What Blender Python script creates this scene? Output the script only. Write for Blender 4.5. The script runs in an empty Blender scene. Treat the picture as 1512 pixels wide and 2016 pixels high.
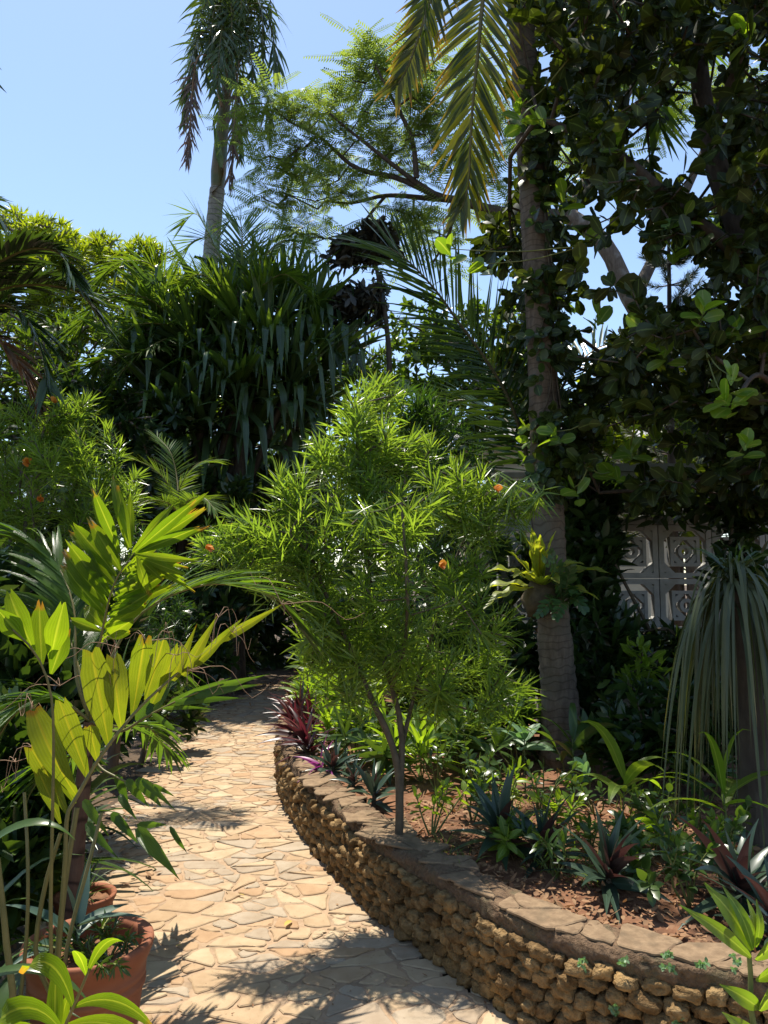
import bpy, bmesh, math, random
import numpy as np
from mathutils import Vector, noise as mnoise

rng = np.random.default_rng(7)
random.seed(7)
sc = bpy.context.scene
COL = sc.collection
UP = np.array([0., 0., 1.])

# ------------------------------------------------------------------ camera
F, PITCH, EYE = 1523.0, math.radians(5.3), 1.6
cam_d = bpy.data.cameras.new('camera')
cam = bpy.data.objects.new('camera', cam_d)
COL.objects.link(cam)
cam.location = (0, 0, EYE)
cam.rotation_euler = (math.pi / 2 + PITCH, 0, 0)
cam_d.sensor_width = 36
cam_d.lens = 36 * F / 2016
cam_d.clip_end = 2000
cam_d.clip_start = 0.05
sc.camera = cam


def P(px, py, d):
    vx, vz = (px - 756) / F, -(py - 1008) / F
    y = math.cos(PITCH) - vz * math.sin(PITCH)
    z = math.sin(PITCH) + vz * math.cos(PITCH)
    return np.array([vx * d / y, d, EYE + z / y * d])


def G(px, py, z=0.0):
    """point on the level z seen at a pixel"""
    vx, vz = (px - 756) / F, -(py - 1008) / F
    y = math.cos(PITCH) - vz * math.sin(PITCH)
    zz = math.sin(PITCH) + vz * math.cos(PITCH)
    k = (z - EYE) / zz
    return np.array([vx * k, y * k, z])


# ------------------------------------------------------------------ light
SUN_AZ, SUN_EL = math.radians(25), math.radians(70)      # azimuth from +Y towards -X
tosun = Vector((-math.sin(SUN_AZ) * math.cos(SUN_EL), math.cos(SUN_AZ) * math.cos(SUN_EL), math.sin(SUN_EL)))
sd = bpy.data.lights.new('sun', 'SUN')
sd.energy = 5.0
sd.angle = math.radians(0.5)
sd.color = (1.0, 0.93, 0.82)
so = bpy.data.objects.new('sun', sd)
COL.objects.link(so)
so.rotation_euler = tosun.to_track_quat('Z', 'Y').to_euler()
so.location = (-5, 8, 20)
w = bpy.data.worlds.new('World')
sc.world = w
w.use_nodes = True
nt = w.node_tree
sky = nt.nodes.new('ShaderNodeTexSky')
sky.sky_type = 'NISHITA'
sky.sun_disc = False
sky.sun_elevation = SUN_EL
sky.sun_rotation = -SUN_AZ
sky.altitude = 0
sky.air_density = 1.0
sky.dust_density = .4
sky.ozone_density = 1.0
nt.links.new(sky.outputs[0], nt.nodes['Background'].inputs[0])
nt.nodes['Background'].inputs[1].default_value = 0.125
sc.view_settings.view_transform = 'Standard'
sc.view_settings.look = 'None'
sc.view_settings.exposure = 0.9
sc.view_settings.gamma = 1
sc.cycles.max_bounces = 7
sc.cycles.diffuse_bounces = 4
sc.cycles.glossy_bounces = 2
sc.cycles.transmission_bounces = 4
sc.cycles.sample_clamp_indirect = 6


# ------------------------------------------------------------------ materials
class NT:
    def __init__(s, name):
        s.m = bpy.data.materials.new(name)
        s.m.use_nodes = True
        s.t = s.m.node_tree
        s.out = s.t.nodes['Material Output']
        s.bsdf = s.t.nodes['Principled BSDF']

    def n(s, typ, **kw):
        nd = s.t.nodes.new(typ)
        for k, v in kw.items():
            setattr(nd, k, v)
        return nd

    def l(s, a, b):
        s.t.links.new(a, b)

    def math(s, op, a, b=None, clamp=False):
        nd = s.n('ShaderNodeMath', operation=op)
        nd.use_clamp = clamp
        for i, v in enumerate((a, b)):
            if v is None:
                continue
            if isinstance(v, (int, float)):
                nd.inputs[i].default_value = v
            else:
                s.l(v, nd.inputs[i])
        return nd.outputs[0]

    def mix(s, fac, a, b, mode='MIX'):
        nd = s.n('ShaderNodeMix', data_type='RGBA', blend_type=mode)
        for i, v in ((0, fac), (6, a), (7, b)):
            if isinstance(v, (int, float)):
                nd.inputs[i].default_value = v
            elif isinstance(v, (tuple, list)):
                nd.inputs[i].default_value = tuple(v)[:3] + (1,)
            else:
                s.l(v, nd.inputs[i])
        return nd.outputs[2]

    def ramp(s, v, a, b):
        nd = s.n('ShaderNodeMapRange')
        nd.inputs[1].default_value = a
        nd.inputs[2].default_value = b
        s.l(v, nd.inputs[0])
        return nd.outputs[0]

    def noise(s, scale, detail=3, vec=None, rough=.6):
        nd = s.n('ShaderNodeTexNoise')
        nd.inputs['Scale'].default_value = scale
        nd.inputs['Detail'].default_value = detail
        nd.inputs['Roughness'].default_value = rough
        if vec is None:
            tc = s.n('ShaderNodeTexCoord')
            vec = tc.outputs['Object']
        s.l(vec, nd.inputs['Vector'])
        return nd.outputs[0]

    def bump(s, h, strength=.5, dist=.02):
        nd = s.n('ShaderNodeBump')
        nd.inputs['Strength'].default_value = strength
        nd.inputs['Distance'].default_value = dist
        s.l(h, nd.inputs['Height'])
        s.l(nd.outputs[0], s.bsdf.inputs['Normal'])
        return nd.outputs[0]

    def attr(s):
        a = s.n('ShaderNodeAttribute', attribute_name='leaf')
        x = s.n('ShaderNodeSeparateXYZ')
        s.l(a.outputs['Vector'], x.inputs[0])
        return x.outputs[0], x.outputs[1], x.outputs[2]


def leafmat(name, c1, c2, trans=.5, tc=(2.6, 2.3, .6), rough=.38, tip=None, rib=None, under=None, spec=.5, patch=.35, ribs=0.0, blotch=None):
    """green leaf: colour varies leaf by leaf (rnd), browns at its tip, lets light through"""
    s = NT(name)
    t, a, r = s.attr()
    c = s.mix(r, c1, c2)
    nz = s.noise(6.0, 3)
    c = s.mix(s.ramp(nz, .35, .75), c, s.mix(1.0, c, (1 - patch, 1 - patch * .8, 1 - patch * .9), 'MULTIPLY'))
    if rib:
        ra = s.math('ABSOLUTE', a)
        c = s.mix(s.ramp(ra, .13, .05), c, rib)
    if tip:
        col, st, wid, share = tip
        nz2 = s.noise(9.0, 4)
        f = s.ramp(s.math('ADD', t, s.math('MULTIPLY', s.math('SUBTRACT', nz2, .5), .5)), st, st + wid)
        if share < 1:
            r2 = s.math('FRACT', s.math('MULTIPLY', r, 7.31))
            f = s.math('MULTIPLY', f, s.math('LESS_THAN', r2, share))
        c = s.mix(f, c, col)
    if blotch:
        nb = s.noise(11.0, 5)
        c = s.mix(s.ramp(nb, .66, .69), c, blotch)
    cu = c
    if under:
        g = s.n('ShaderNodeNewGeometry')
        cu = s.mix(g.outputs['Backfacing'], c, under)
    s.l(cu, s.bsdf.inputs['Base Color'])
    s.bsdf.inputs['Roughness'].default_value = rough
    s.bsdf.inputs['Specular IOR Level'].default_value = spec
    if ribs:
        wv = s.math('SINE', s.math('MULTIPLY', a, 26.0))
        s.bump(wv, ribs, .004)
        st_ = s.math('MULTIPLY', s.math('ADD', wv, 1.0), .14)
        cu = s.mix(st_, cu, s.mix(1.0, cu, (.45, .5, .4), 'MULTIPLY'))
        s.l(cu, s.bsdf.inputs['Base Color'])
    tr = s.n('ShaderNodeBsdfTranslucent')
    s.l(s.mix(1.0, cu, tc, 'MULTIPLY'), tr.inputs[0])
    mx = s.n('ShaderNodeMixShader')
    mx.inputs[0].default_value = trans
    s.l(s.bsdf.outputs[0], mx.inputs[1])
    s.l(tr.outputs[0], mx.inputs[2])
    s.l(mx.outputs[0], s.out.inputs[0])
    return s.m


def solid(name, c1, c2, scale=8, rough=.8, bump=.4, dist=.01, detail=5, spec=.3, isl=0.0, c3=None):
    s = NT(name)
    nz = s.noise(scale, detail)
    c = s.mix(s.ramp(nz, .3, .7), c1, c2)
    if c3:
        n3 = s.noise(scale * .23, 4)
        c = s.mix(s.ramp(n3, .52, .66), c, c3)
    if isl:
        t, a, r = s.attr()
        c = s.mix(isl, c, s.mix(r, tuple(.45 * v for v in c1), tuple(min(1, 1.35 * v) for v in c2)))
    s.l(c, s.bsdf.inputs['Base Color'])
    s.bsdf.inputs['Roughness'].default_value = rough
    s.bsdf.inputs['Specular IOR Level'].default_value = spec
    if bump:
        s.bump(nz, bump, dist)
    return s.m


def trunkmat(name, c1, c2, ring=0.0, freq=9.0, rough=.9, c3=None):
    """bark: t of the leaf attribute is metres along the trunk"""
    s = NT(name)
    t, a, r = s.attr()
    tc = s.n('ShaderNodeTexCoord')
    mp = s.n('ShaderNodeMapping')
    mp.inputs['Scale'].default_value = (1, 1, .25)
    s.l(tc.outputs['Object'], mp.inputs[0])
    nz = s.noise(28, 5, mp.outputs[0])
    nb = s.noise(3.5, 4)
    c = s.mix(s.ramp(nz, .3, .7), c1, c2)
    if c3:
        c = s.mix(s.ramp(nb, .5, .62), c, c3)
    h = nz
    if ring:
        nr = s.noise(5, 2)
        ph = s.math('FRACT', s.math('MULTIPLY', s.math('ADD', t, s.math('MULTIPLY', nr, .16)), freq))
        line = s.ramp(s.math('ABSOLUTE', s.math('SUBTRACT', ph, .5)), .13, .02)
        c = s.mix(s.math('MULTIPLY', line, ring), c, tuple(.35 * v for v in c1))
        h = s.math('ADD', s.math('MULTIPLY', nz, .5), s.math('MULTIPLY', ph, 1.0))
    s.l(c, s.bsdf.inputs['Base Color'])
    s.bsdf.inputs['Roughness'].default_value = rough
    s.bsdf.inputs['Specular IOR Level'].default_value = .2
    s.bump(h, .7, .015)
    return s.m


M = {}
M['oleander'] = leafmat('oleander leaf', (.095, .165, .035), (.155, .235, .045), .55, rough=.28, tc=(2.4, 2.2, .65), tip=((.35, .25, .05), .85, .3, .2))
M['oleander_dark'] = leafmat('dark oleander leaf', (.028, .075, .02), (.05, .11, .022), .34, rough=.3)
M['clump'] = leafmat('palm leaflet bright', (.10, .17, .015), (.15, .22, .02), .64, tc=(2.7, 2.45, .5), spec=.3, rough=.45, tip=((.26, .14, .045), .9, .12, .6), ribs=.5, rib=(.2, .26, .05))
M['clump_yellow'] = leafmat('palm leaflet yellowing', (.135, .17, .02), (.18, .2, .024), .58, tc=(2.05, 2.05, .5), spec=.3, rough=.5, tip=((.16, .07, .02), .96, .1, 1), ribs=.5, rib=(.22, .21, .03), patch=.45, blotch=(.05, .022, .01))
M['clump_green'] = leafmat('palm leaflet green', (.045, .10, .018), (.085, .16, .022), .4, rough=.3, ribs=.5, tip=((.25, .17, .05), 1.0, .15, .4))
M['coco'] = leafmat('coconut leaflet', (.055, .085, .014), (.11, .12, .018), .42, rough=.35, tip=((.34, .2, .035), .6, .45, .65), tc=(2.0, 1.7, .4))
M['palm_dark'] = leafmat('palm leaflet dark', (.026, .052, .016), (.042, .08, .02), .22, rough=.25, tip=((.3, .22, .1), 1.0, .2, .3))
M['palm_mid'] = leafmat('palm leaflet mid green', (.05, .10, .02), (.10, .16, .025), .4, rough=.3, tip=((.35, .27, .1), .95, .2, .4))
M['palm_dead'] = leafmat('dead palm leaflet', (.16, .085, .045), (.26, .14, .06), .25, tc=(1.6, 1.1, .6), rough=.7)
M['palm_grey'] = leafmat('withered grey brown leaflet', (.10, .07, .062), (.17, .115, .09), .25, tc=(1.5, 1.2, 1.0), rough=.6)
M['royal'] = leafmat('tall palm leaflet', (.05, .085, .028), (.09, .125, .035), .33, rough=.2, tip=((.35, .28, .2), .8, .3, .35), tc=(1.6, 1.6, .6))
M['pandan'] = leafmat('strap leaf dark blue green', (.05, .09, .038), (.085, .13, .05), .3, rough=.26, tip=((.3, .22, .08), 1.0, .1, .5), rib=(.07, .11, .06), tc=(1.7, 1.9, .4))
M['pandan_lit'] = leafmat('strap leaf sunlit tone', (.06, .11, .025), (.09, .15, .03), .35, rough=.3, rib=(.12, .18, .05))  # lighter copy of the strap leaf, sun highlights put into its colour
M['mango'] = leafmat('fresh yellow green leaf', (.13, .19, .02), (.21, .26, .025), .5, rough=.35, tc=(2.4, 2.2, .5))
M['treeleaf'] = leafmat('mid green tree leaf', (.05, .10, .018), (.09, .15, .022), .38, rough=.35)
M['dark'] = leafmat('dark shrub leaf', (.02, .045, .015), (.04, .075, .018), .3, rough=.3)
M['round'] = leafmat('broad leathery leaf', (.024, .04, .010), (.05, .07, .013), .26, rough=.42, spec=.35, tip=((.28, .2, .03), 1.05, .2, .1), rib=(.09, .13, .035), tc=(1.8, 1.7, .35))
M['round_lit'] = leafmat('broad leaf sunlit tone', (.10, .19, .02), (.15, .24, .03), .48, rough=.3, rib=(.2, .28, .07))  # lit copy of the broad leathery leaf: sunlight painted into the colour
M['flame'] = leafmat('feathery leaflet', (.09, .125, .045), (.135, .17, .055), .6, rough=.5, tc=(2.3, 2.3, .8))
M['needle'] = leafmat('dark needle', (.014, .028, .012), (.025, .04, .015), .2, rough=.5)
M['deadclump'] = leafmat('dark withered leaf', (.03, .03, .02), (.06, .052, .032), .2, tc=(1.4, 1.2, .8), rough=.4)
M['nest'] = leafmat('nest fern leaf', (.19, .25, .035), (.27, .31, .05), .5, rough=.4, rib=(.1, .08, .03), tip=((.3, .24, .05), .9, .3, .5))
M['oakfern'] = leafmat('lobed fern leaf', (.04, .09, .03), (.07, .13, .04), .35, rough=.3)
M['pony'] = leafmat('hanging strap leaf', (.05, .07, .032), (.10, .115, .042), .3, rough=.4, tip=((.36, .28, .11), .7, .5, .5), tc=(1.5, 1.4, .5))
M['rhoeo'] = leafmat('two tone rosette leaf', (.03, .055, .035), (.05, .085, .05), .25, rough=.33, under=(.065, .034, .032), tc=(1.2, .85, .75), rib=(.05, .09, .06))
M['purple'] = leafmat('dark purple leaf', (.04, .018, .02), (.085, .032, .03), .3, rough=.35, under=(.075, .022, .03), tc=(2.0, .9, 1.0))
M['magenta'] = leafmat('magenta leaf', (.22, .03, .16), (.30, .05, .22), .35, rough=.4, tc=(1.6, .8, 1.5))
M['seedling'] = leafmat('bright seedling leaf', (.11, .19, .02), (.17, .25, .035), .5, tc=(2.3, 2.2, .5), rough=.4, rib=(.2, .28, .06))
M['pale'] = leafmat('pale matt leaf', (.13, .24, .11), (.18, .29, .15), .35, rough=.5, rib=(.25, .36, .2), tc=(1.3, 1.5, .6))
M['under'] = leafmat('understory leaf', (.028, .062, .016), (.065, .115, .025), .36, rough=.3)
M['agave'] = leafmat('blue green succulent leaf', (.045, .085, .06), (.07, .12, .085), .1, rough=.45)
M['litter'] = leafmat('fallen dry leaf', (.17, .075, .03), (.34, .19, .09), .15, tc=(1.2, 1, .7), rough=.8)
M['fallen'] = leafmat('fallen yellow leaf', (.45, .34, .07), (.5, .4, .1), .2, rough=.6)
M['grass'] = leafmat('thin grass blade', (.09, .16, .03), (.17, .22, .05), .4, rough=.5)
M['flower'] = leafmat('orange petal', (.6, .2, .03), (.65, .3, .05), .4, tc=(1.3, 1.1, .8), rough=.5)
M['stem'] = solid('brown stem', (.055, .042, .026), (.115, .09, .058), 20)
M['stem_green'] = solid('green stem', (.09, .11, .03), (.16, .17, .05), 14, bump=.2)
M['rachis'] = solid('palm rachis', (.10, .095, .03), (.17, .14, .045), 14, bump=.1, rough=.45)
M['rachis_dark'] = solid('dark palm rachis', (.05, .045, .02), (.08, .07, .03), 14, bump=.1, rough=.5)
M['bark'] = trunkmat('tree bark', (.10, .075, .055), (.2, .16, .125), c3=(.25, .23, .2))
M['bark_dark'] = trunkmat('dark bark', (.05, .038, .03), (.1, .08, .06))
M['bark_coco'] = trunkmat('coconut bark', (.085, .066, .05), (.18, .145, .11), ring=.5, freq=17, c3=(.12, .105, .08))
M['bark_royal'] = trunkmat('ringed palm bark', (.2, .185, .165), (.3, .28, .25), ring=.8, freq=9)
M['bark_cane'] = trunkmat('ringed cane', (.075, .04, .028), (.13, .075, .05), ring=.85, freq=9)
M['shaft'] = solid('crownshaft', (.06, .09, .03), (.2, .12, .055), 3, bump=.1, rough=.4)
M['spathe'] = solid('dry spathe', (.2, .12, .07), (.3, .19, .11), 5, bump=.2)
M['soil'] = solid('red soil', (.11, .05, .025), (.21, .105, .055), 14, rough=1, bump=.9, dist=.03, c3=(.07, .04, .025))
M['earth'] = solid('dark earth', (.05, .035, .022), (.09, .06, .035), 4, rough=1, bump=.8, dist=.04)
M['terracotta'] = solid('terracotta', (.19, .062, .028), (.25, .088, .04), 7, rough=.75, bump=.15, dist=.004, c3=(.21, .09, .05))
M['concrete'] = solid('weathered white concrete', (.28, .28, .26), (.40, .395, .37), 9, rough=.9, bump=.3, c3=(.26, .26, .22))
M['plaster'] = solid('cream board', (.56, .5, .37), (.64, .58, .44), 3, rough=.8, bump=.1)
M['roofing'] = solid('grey roofing', (.22, .22, .22), (.33, .33, .33), 6, rough=.8)


def stonemat():
    s = NT('coral stone')
    t, a, r = s.attr()
    nz = s.noise(26, 6)
    n2 = s.noise(70, 3)
    c = s.mix(r, (.19, .12, .054), (.36, .24, .11))
    c = s.mix(s.ramp(nz, .35, .68), s.mix(1.0, c, (.42, .38, .34), 'MULTIPLY'), c)
    n3 = s.noise(5, 3)
    c = s.mix(s.ramp(n3, .55, .75), c, (.36, .21, .075))
    s.l(c, s.bsdf.inputs['Base Color'])
    s.bsdf.inputs['Roughness'].default_value = .95
    s.bsdf.inputs['Specular IOR Level'].default_value = .15
    s.bump(s.math('ADD', nz, s.math('MULTIPLY', n2, .6)), 1.0, .022)
    return s.m


def flagmat():
    s = NT('flagstone')
    t, a, r = s.attr()
    r2 = s.math('FRACT', s.math('MULTIPLY', r, 13.7))
    c = s.mix(r, (.345, .238, .138), (.42, .325, .205))
    c = s.mix(s.math('MULTIPLY', s.math('LESS_THAN', r2, .25), .6), c, (.29, .25, .195))
    c = s.mix(s.math('MULTIPLY', s.math('GREATER_THAN', r2, .86), .6), c, (.335, .20, .105))
    nz = s.noise(9, 6)
    c = s.mix(s.ramp(nz, .35, .75), c, s.mix(1.0, c, (.74, .69, .63), 'MULTIPLY'))
    n2 = s.noise(60, 3)
    c = s.mix(s.ramp(n2, .66, .74), c, s.mix(1.0, c, (.5, .45, .4), 'MULTIPLY'))
    s.l(c, s.bsdf.inputs['Base Color'])
    s.bsdf.inputs['Roughness'].default_value = .8
    s.bsdf.inputs['Specular IOR Level'].default_value = .25
    s.bump(s.math('ADD', nz, s.math('MULTIPLY', n2, .3)), .5, .008)
    return s.m


M['coral'] = stonemat()
M['flag'] = flagmat()
M['grout'] = solid('sandy grout', (.27, .18, .11), (.36, .255, .16), 30, rough=1, bump=.6, dist=.006, c3=(.21, .15, .095))
M['coping'] = solid('worn coping', (.10, .062, .036), (.2, .13, .075), 45, rough=1, bump=1.0, dist=.03, c3=(.13, .10, .055), detail=8)
M['capstone'] = solid('worn cap stone', (.13, .085, .048), (.25, .172, .10), 24, rough=.95, bump=.8, dist=.012, c3=(.12, .085, .05), detail=8)
M['mortar'] = solid('dark mortar', (.07, .045, .028), (.13, .085, .05), 18, rough=1, bump=.8, dist=.02)


# ------------------------------------------------------------------ mesh builder
def nrm(v):
    v = np.asarray(v, float)
    return v / np.maximum(np.linalg.norm(v, axis=-1, keepdims=True), 1e-9)


class MB:
    def __init__(s):
        s.v, s.a, s.f, s.m, s.n, s.mats = [], [], {3: [], 4: []}, {3: [], 4: []}, 0, []

    def slot(s, mat):
        if mat not in s.mats:
            s.mats.append(mat)
        return s.mats.index(mat)

    def add(s, v, f, mat, a=None):
        v = np.asarray(v, float).reshape(-1, 3)
        f = np.asarray(f, int)
        if a is None:
            a = np.zeros_like(v)
        k = f.shape[1]
        s.v.append(v)
        s.a.append(np.asarray(a, float).reshape(-1, 3))
        s.f[k].append(f + s.n)
        s.m[k].append(np.full(len(f), s.slot(mat)))
        s.n += len(v)

    def build(s, name, parent=None, smooth=True, loc=None):
        me = bpy.data.meshes.new(name)
        V = np.concatenate(s.v)
        off = np.array(parent.location) if parent is not None else (np.array(loc) if loc is not None else np.zeros(3))
        p2 = parent
        while p2 is not None and p2.parent is not None:
            p2 = p2.parent
            off = off + np.array(p2.location)
        V = V - off
        me.vertices.add(len(V))
        me.vertices.foreach_set('co', V.ravel())
        idx, st, mt, pos = [], [], [], 0
        for k in (3, 4):
            if s.f[k]:
                f = np.concatenate(s.f[k])
                idx.append(f.ravel())
                st.append(pos + np.arange(len(f)) * k)
                mt.append(np.concatenate(s.m[k]))
                pos += f.size
        idx, st, mt = np.concatenate(idx), np.concatenate(st), np.concatenate(mt)
        me.loops.add(len(idx))
        me.polygons.add(len(st))
        me.polygons.foreach_set('loop_start', st)
        me.loops.foreach_set('vertex_index', idx)
        me.polygons.foreach_set('material_index', mt)
        me.polygons.foreach_set('use_smooth', np.full(len(st), smooth))
        at = me.attributes.new('leaf', 'FLOAT_VECTOR', 'POINT')
        at.data.foreach_set('vector', np.concatenate(s.a).ravel())
        for m in s.mats:
            me.materials.append(M[m])
        me.update(calc_edges=True)
        o = bpy.data.objects.new(name, me)
        COL.objects.link(o)
        if parent is not None:
            o.parent = parent
        elif loc is not None:
            o.location = loc
        return o


def thing(name, label, cat, loc=(0, 0, 0), group=None):
    o = bpy.data.objects.new(name, None)
    o.empty_display_size = .1
    COL.objects.link(o)
    o.location = Vector([float(x) for x in loc])
    tag(o, label, cat, group)
    return o


def tag(o, label, cat, group=None, kind=None):
    o['label'] = label
    o['category'] = cat
    if group:
        o['group'] = group
    if kind:
        o['kind'] = kind
    return o


def struct(o):
    o['kind'] = 'structure'
    return o


def copy_tree(o, parent=None):
    c = o.copy()
    COL.objects.link(c)
    c.parent = parent
    for ch in list(o.children):
        copy_tree(ch, c)
    return c


# ------------------------------------------------------------------ profiles
def pf_lance(t): return np.sin(np.pi * np.clip(t, 0.02, .985) ** .8) ** .8
def pf_linear(t): return np.clip(np.minimum(t * 9 + .25, (1 - t) * 3.2 + .03), 0, 1)
def pf_strap(t): return np.clip(np.minimum(t * 5 + .55, (1 - t) * 2.6 + .03), 0, 1)
def pf_obov(t): return np.clip(.12 + 1.15 * np.sin(np.pi * np.clip(t, 0, .97) ** 1.35), 0.05, 1)
def pf_oval(t): return np.clip(np.sin(np.pi * np.clip(t, .015, .985) ** .95) ** .62, .06, 1)
def pf_prae(t): return np.clip(np.minimum(.18 + 1.5 * t, 1.0) * np.where(t > .86, 1 - (t - .86) * 3.2, 1), .1, 1)
def pf_fan(t): return np.clip(np.minimum(.16 + 1.7 * t, 1.0) * np.where(t > .55, 1 - ((t - .55) / .45) ** 1.6 * .72, 1), .1, 1)
def pf_leaflet(t): return np.clip(np.minimum(t * 6 + .4, (1 - t) * 1.7 + .03), 0, 1)


def blades(mb, B, D, U, L, W, prof, mat, K=4, droop=0., p=1.4, fold=0., cols=3, kink=None, wave=0., rnd=None, roll=0.):
    B, D, U = np.atleast_2d(B).astype(float), nrm(np.atleast_2d(D)), np.atleast_2d(U).astype(float)
    N = len(B)
    if N == 0:
        return
    U = np.broadcast_to(U, (N, 3))
    L = np.broadcast_to(np.asarray(L, float), (N,))
    W = np.broadcast_to(np.asarray(W, float), (N,))
    droop = np.broadcast_to(np.asarray(droop, float), (N,))
    ts = np.linspace(0, 1, K + 1)
    side0 = np.cross(D, U)
    bad = np.linalg.norm(side0, axis=1) < .05
    if bad.any():
        side0[bad] = np.cross(D[bad], np.array([.7, .7, .1]))
    side0 = nrm(side0)
    pos = B.copy()
    rows = []
    if rnd is None:
        rnd = rng.random(N)
    ph = rng.random(N) * 6.28
    for k, t in enumerate(ts):
        if kink is None:
            d = nrm(D + (droop * t ** p)[:, None] * np.array([0, 0, -1.]))
        else:
            a = np.clip((t - kink) / .1, 0, 1)[:, None]
            dk = nrm(D * np.array([.22, .22, .0]) + np.array([0, 0, -1.]))
            d0 = nrm(D + (droop * t ** p)[:, None] * np.array([0, 0, -1.]))
            d = nrm(d0 * (1 - a) + dk * a)
        if k:
            pos = pos + d * (L / K)[:, None]
        side = side0 - d * np.sum(side0 * d, axis=1, keepdims=True)
        side = nrm(side)
        nn = np.cross(side, d)
        wk = (W * .5 * prof(np.array(t)))[:, None]
        ss = (-1, 0, 1) if cols == 3 else (-1, 1)
        r = []
        for sgn in ss:
            o = pos + side * wk * sgn + nn * (abs(sgn) * fold) * wk
            if wave and sgn:
                o = o + nn * (wk * wave * np.sin(t * 22 + ph + sgn)[:, None])
            r.append(o)
        rows.append(np.stack(r, 1))
    V = np.stack(rows, 1)                       # N,K+1,C,3
    C = V.shape[2]
    A = np.zeros_like(V)
    A[..., 0] = ts[None, :, None]
    A[..., 1] = np.array((-1, 0, 1) if C == 3 else (-1, 1))[None, None, :]
    A[..., 2] = rnd[:, None, None]
    kk, cc = np.meshgrid(np.arange(K), np.arange(C - 1), indexing='ij')
    q = np.stack([kk * C + cc, kk * C + cc + 1, (kk + 1) * C + cc + 1, (kk + 1) * C + cc], -1).reshape(-1, 4)
    f = (np.arange(N)[:, None, None] * ((K + 1) * C) + q[None]).reshape(-1, 4)
    mb.add(V, f, mat, A)


def catmull(pts, n):
    pts = np.asarray(pts, float)
    p = np.vstack([2 * pts[0] - pts[1], pts, 2 * pts[-1] - pts[-2]])
    seg = len(pts) - 1
    out = []
    for u in np.linspace(0, seg, n):
        i = min(int(u), seg - 1)
        t = u - i
        a, b, c, d = p[i], p[i + 1], p[i + 2], p[i + 3]
        out.append(.5 * (2 * b + (c - a) * t + (2 * a - 5 * b + 4 * c - d) * t * t + (3 * b - a - 3 * c + d) * t ** 3))
    return np.array(out)


def resample(pts, n):
    """points evenly spaced along a smooth curve"""
    c = catmull(pts, max(60, 8 * len(pts), n * 2))
    s = np.concatenate([[0], np.cumsum(np.linalg.norm(np.diff(c, axis=0), axis=1))])
    u = np.linspace(0, s[-1], n)
    return np.stack([np.interp(u, s, c[:, i]) for i in range(c.shape[1])], 1)


def tube(mb, pts, r, mat, n=8, flat=1.0, rough=0.0, cap=False):
    pts = np.asarray(pts, float)
    k = len(pts)
    r = np.broadcast_to(np.asarray(r, float), (k,))
    T = nrm(np.gradient(pts, axis=0))
    ref = np.array([1., 0, 0]) if abs(T[0][0]) < .8 else np.array([0, 1., 0])
    x = nrm(np.cross(T, np.cross(ref, T)))
    y = np.cross(T, x)
    th = np.linspace(0, 2 * np.pi, n, endpoint=False)
    rr = r[:, None] * (1 + rough * (rng.random((k, n)) - .5))
    V = pts[:, None, :] + rr[..., None] * (np.cos(th)[None, :, None] * x[:, None, :] + flat * np.sin(th)[None, :, None] * y[:, None, :])
    A = np.zeros_like(V)
    s = np.concatenate([[0], np.cumsum(np.linalg.norm(np.diff(pts, axis=0), axis=1))])
    A[..., 0] = s[:, None]
    A[..., 1] = (th / 6.283)[None]
    A[..., 2] = rng.random()
    i, j = np.meshgrid(np.arange(k - 1), np.arange(n), indexing='ij')
    j2 = (j + 1) % n
    f = np.stack([i * n + j, i * n + j2, (i + 1) * n + j2, (i + 1) * n + j], -1).reshape(-1, 4)
    mb.add(V, f, mat, A)


def cones(mb, p0, p1, r0, r1, mat, n=5):
    p0, p1 = np.asarray(p0, float), np.asarray(p1, float)
    N = len(p0)
    if N == 0:
        return
    T = nrm(p1 - p0)
    ref = np.where(np.abs(T[:, :1]) < .8, np.array([[1., 0, 0]]), np.array([[0, 1., 0]]))
    x = nrm(np.cross(T, ref))
    y = np.cross(T, x)
    th = np.linspace(0, 2 * np.pi, n, endpoint=False)
    ring = np.cos(th)[None, :, None] * x[:, None, :] + np.sin(th)[None, :, None] * y[:, None, :]
    V = np.stack([p0[:, None] + ring * np.asarray(r0)[:, None, None], p1[:, None] + ring * np.asarray(r1)[:, None, None]], 1)
    A = np.zeros_like(V)
    A[:, 1, :, 0] = np.linalg.norm(p1 - p0, axis=1)[:, None]
    A[..., 2] = rng.random(N)[:, None, None]
    j = np.arange(n)
    q = np.stack([j, (j + 1) % n, n + (j + 1) % n, n + j], -1)
    f = (np.arange(N)[:, None, None] * 2 * n + q[None]).reshape(-1, 4)
    mb.add(V, f, mat, A)


def rand_dirs(n):
    return nrm(rng.normal(size=(n, 3)))


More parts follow.
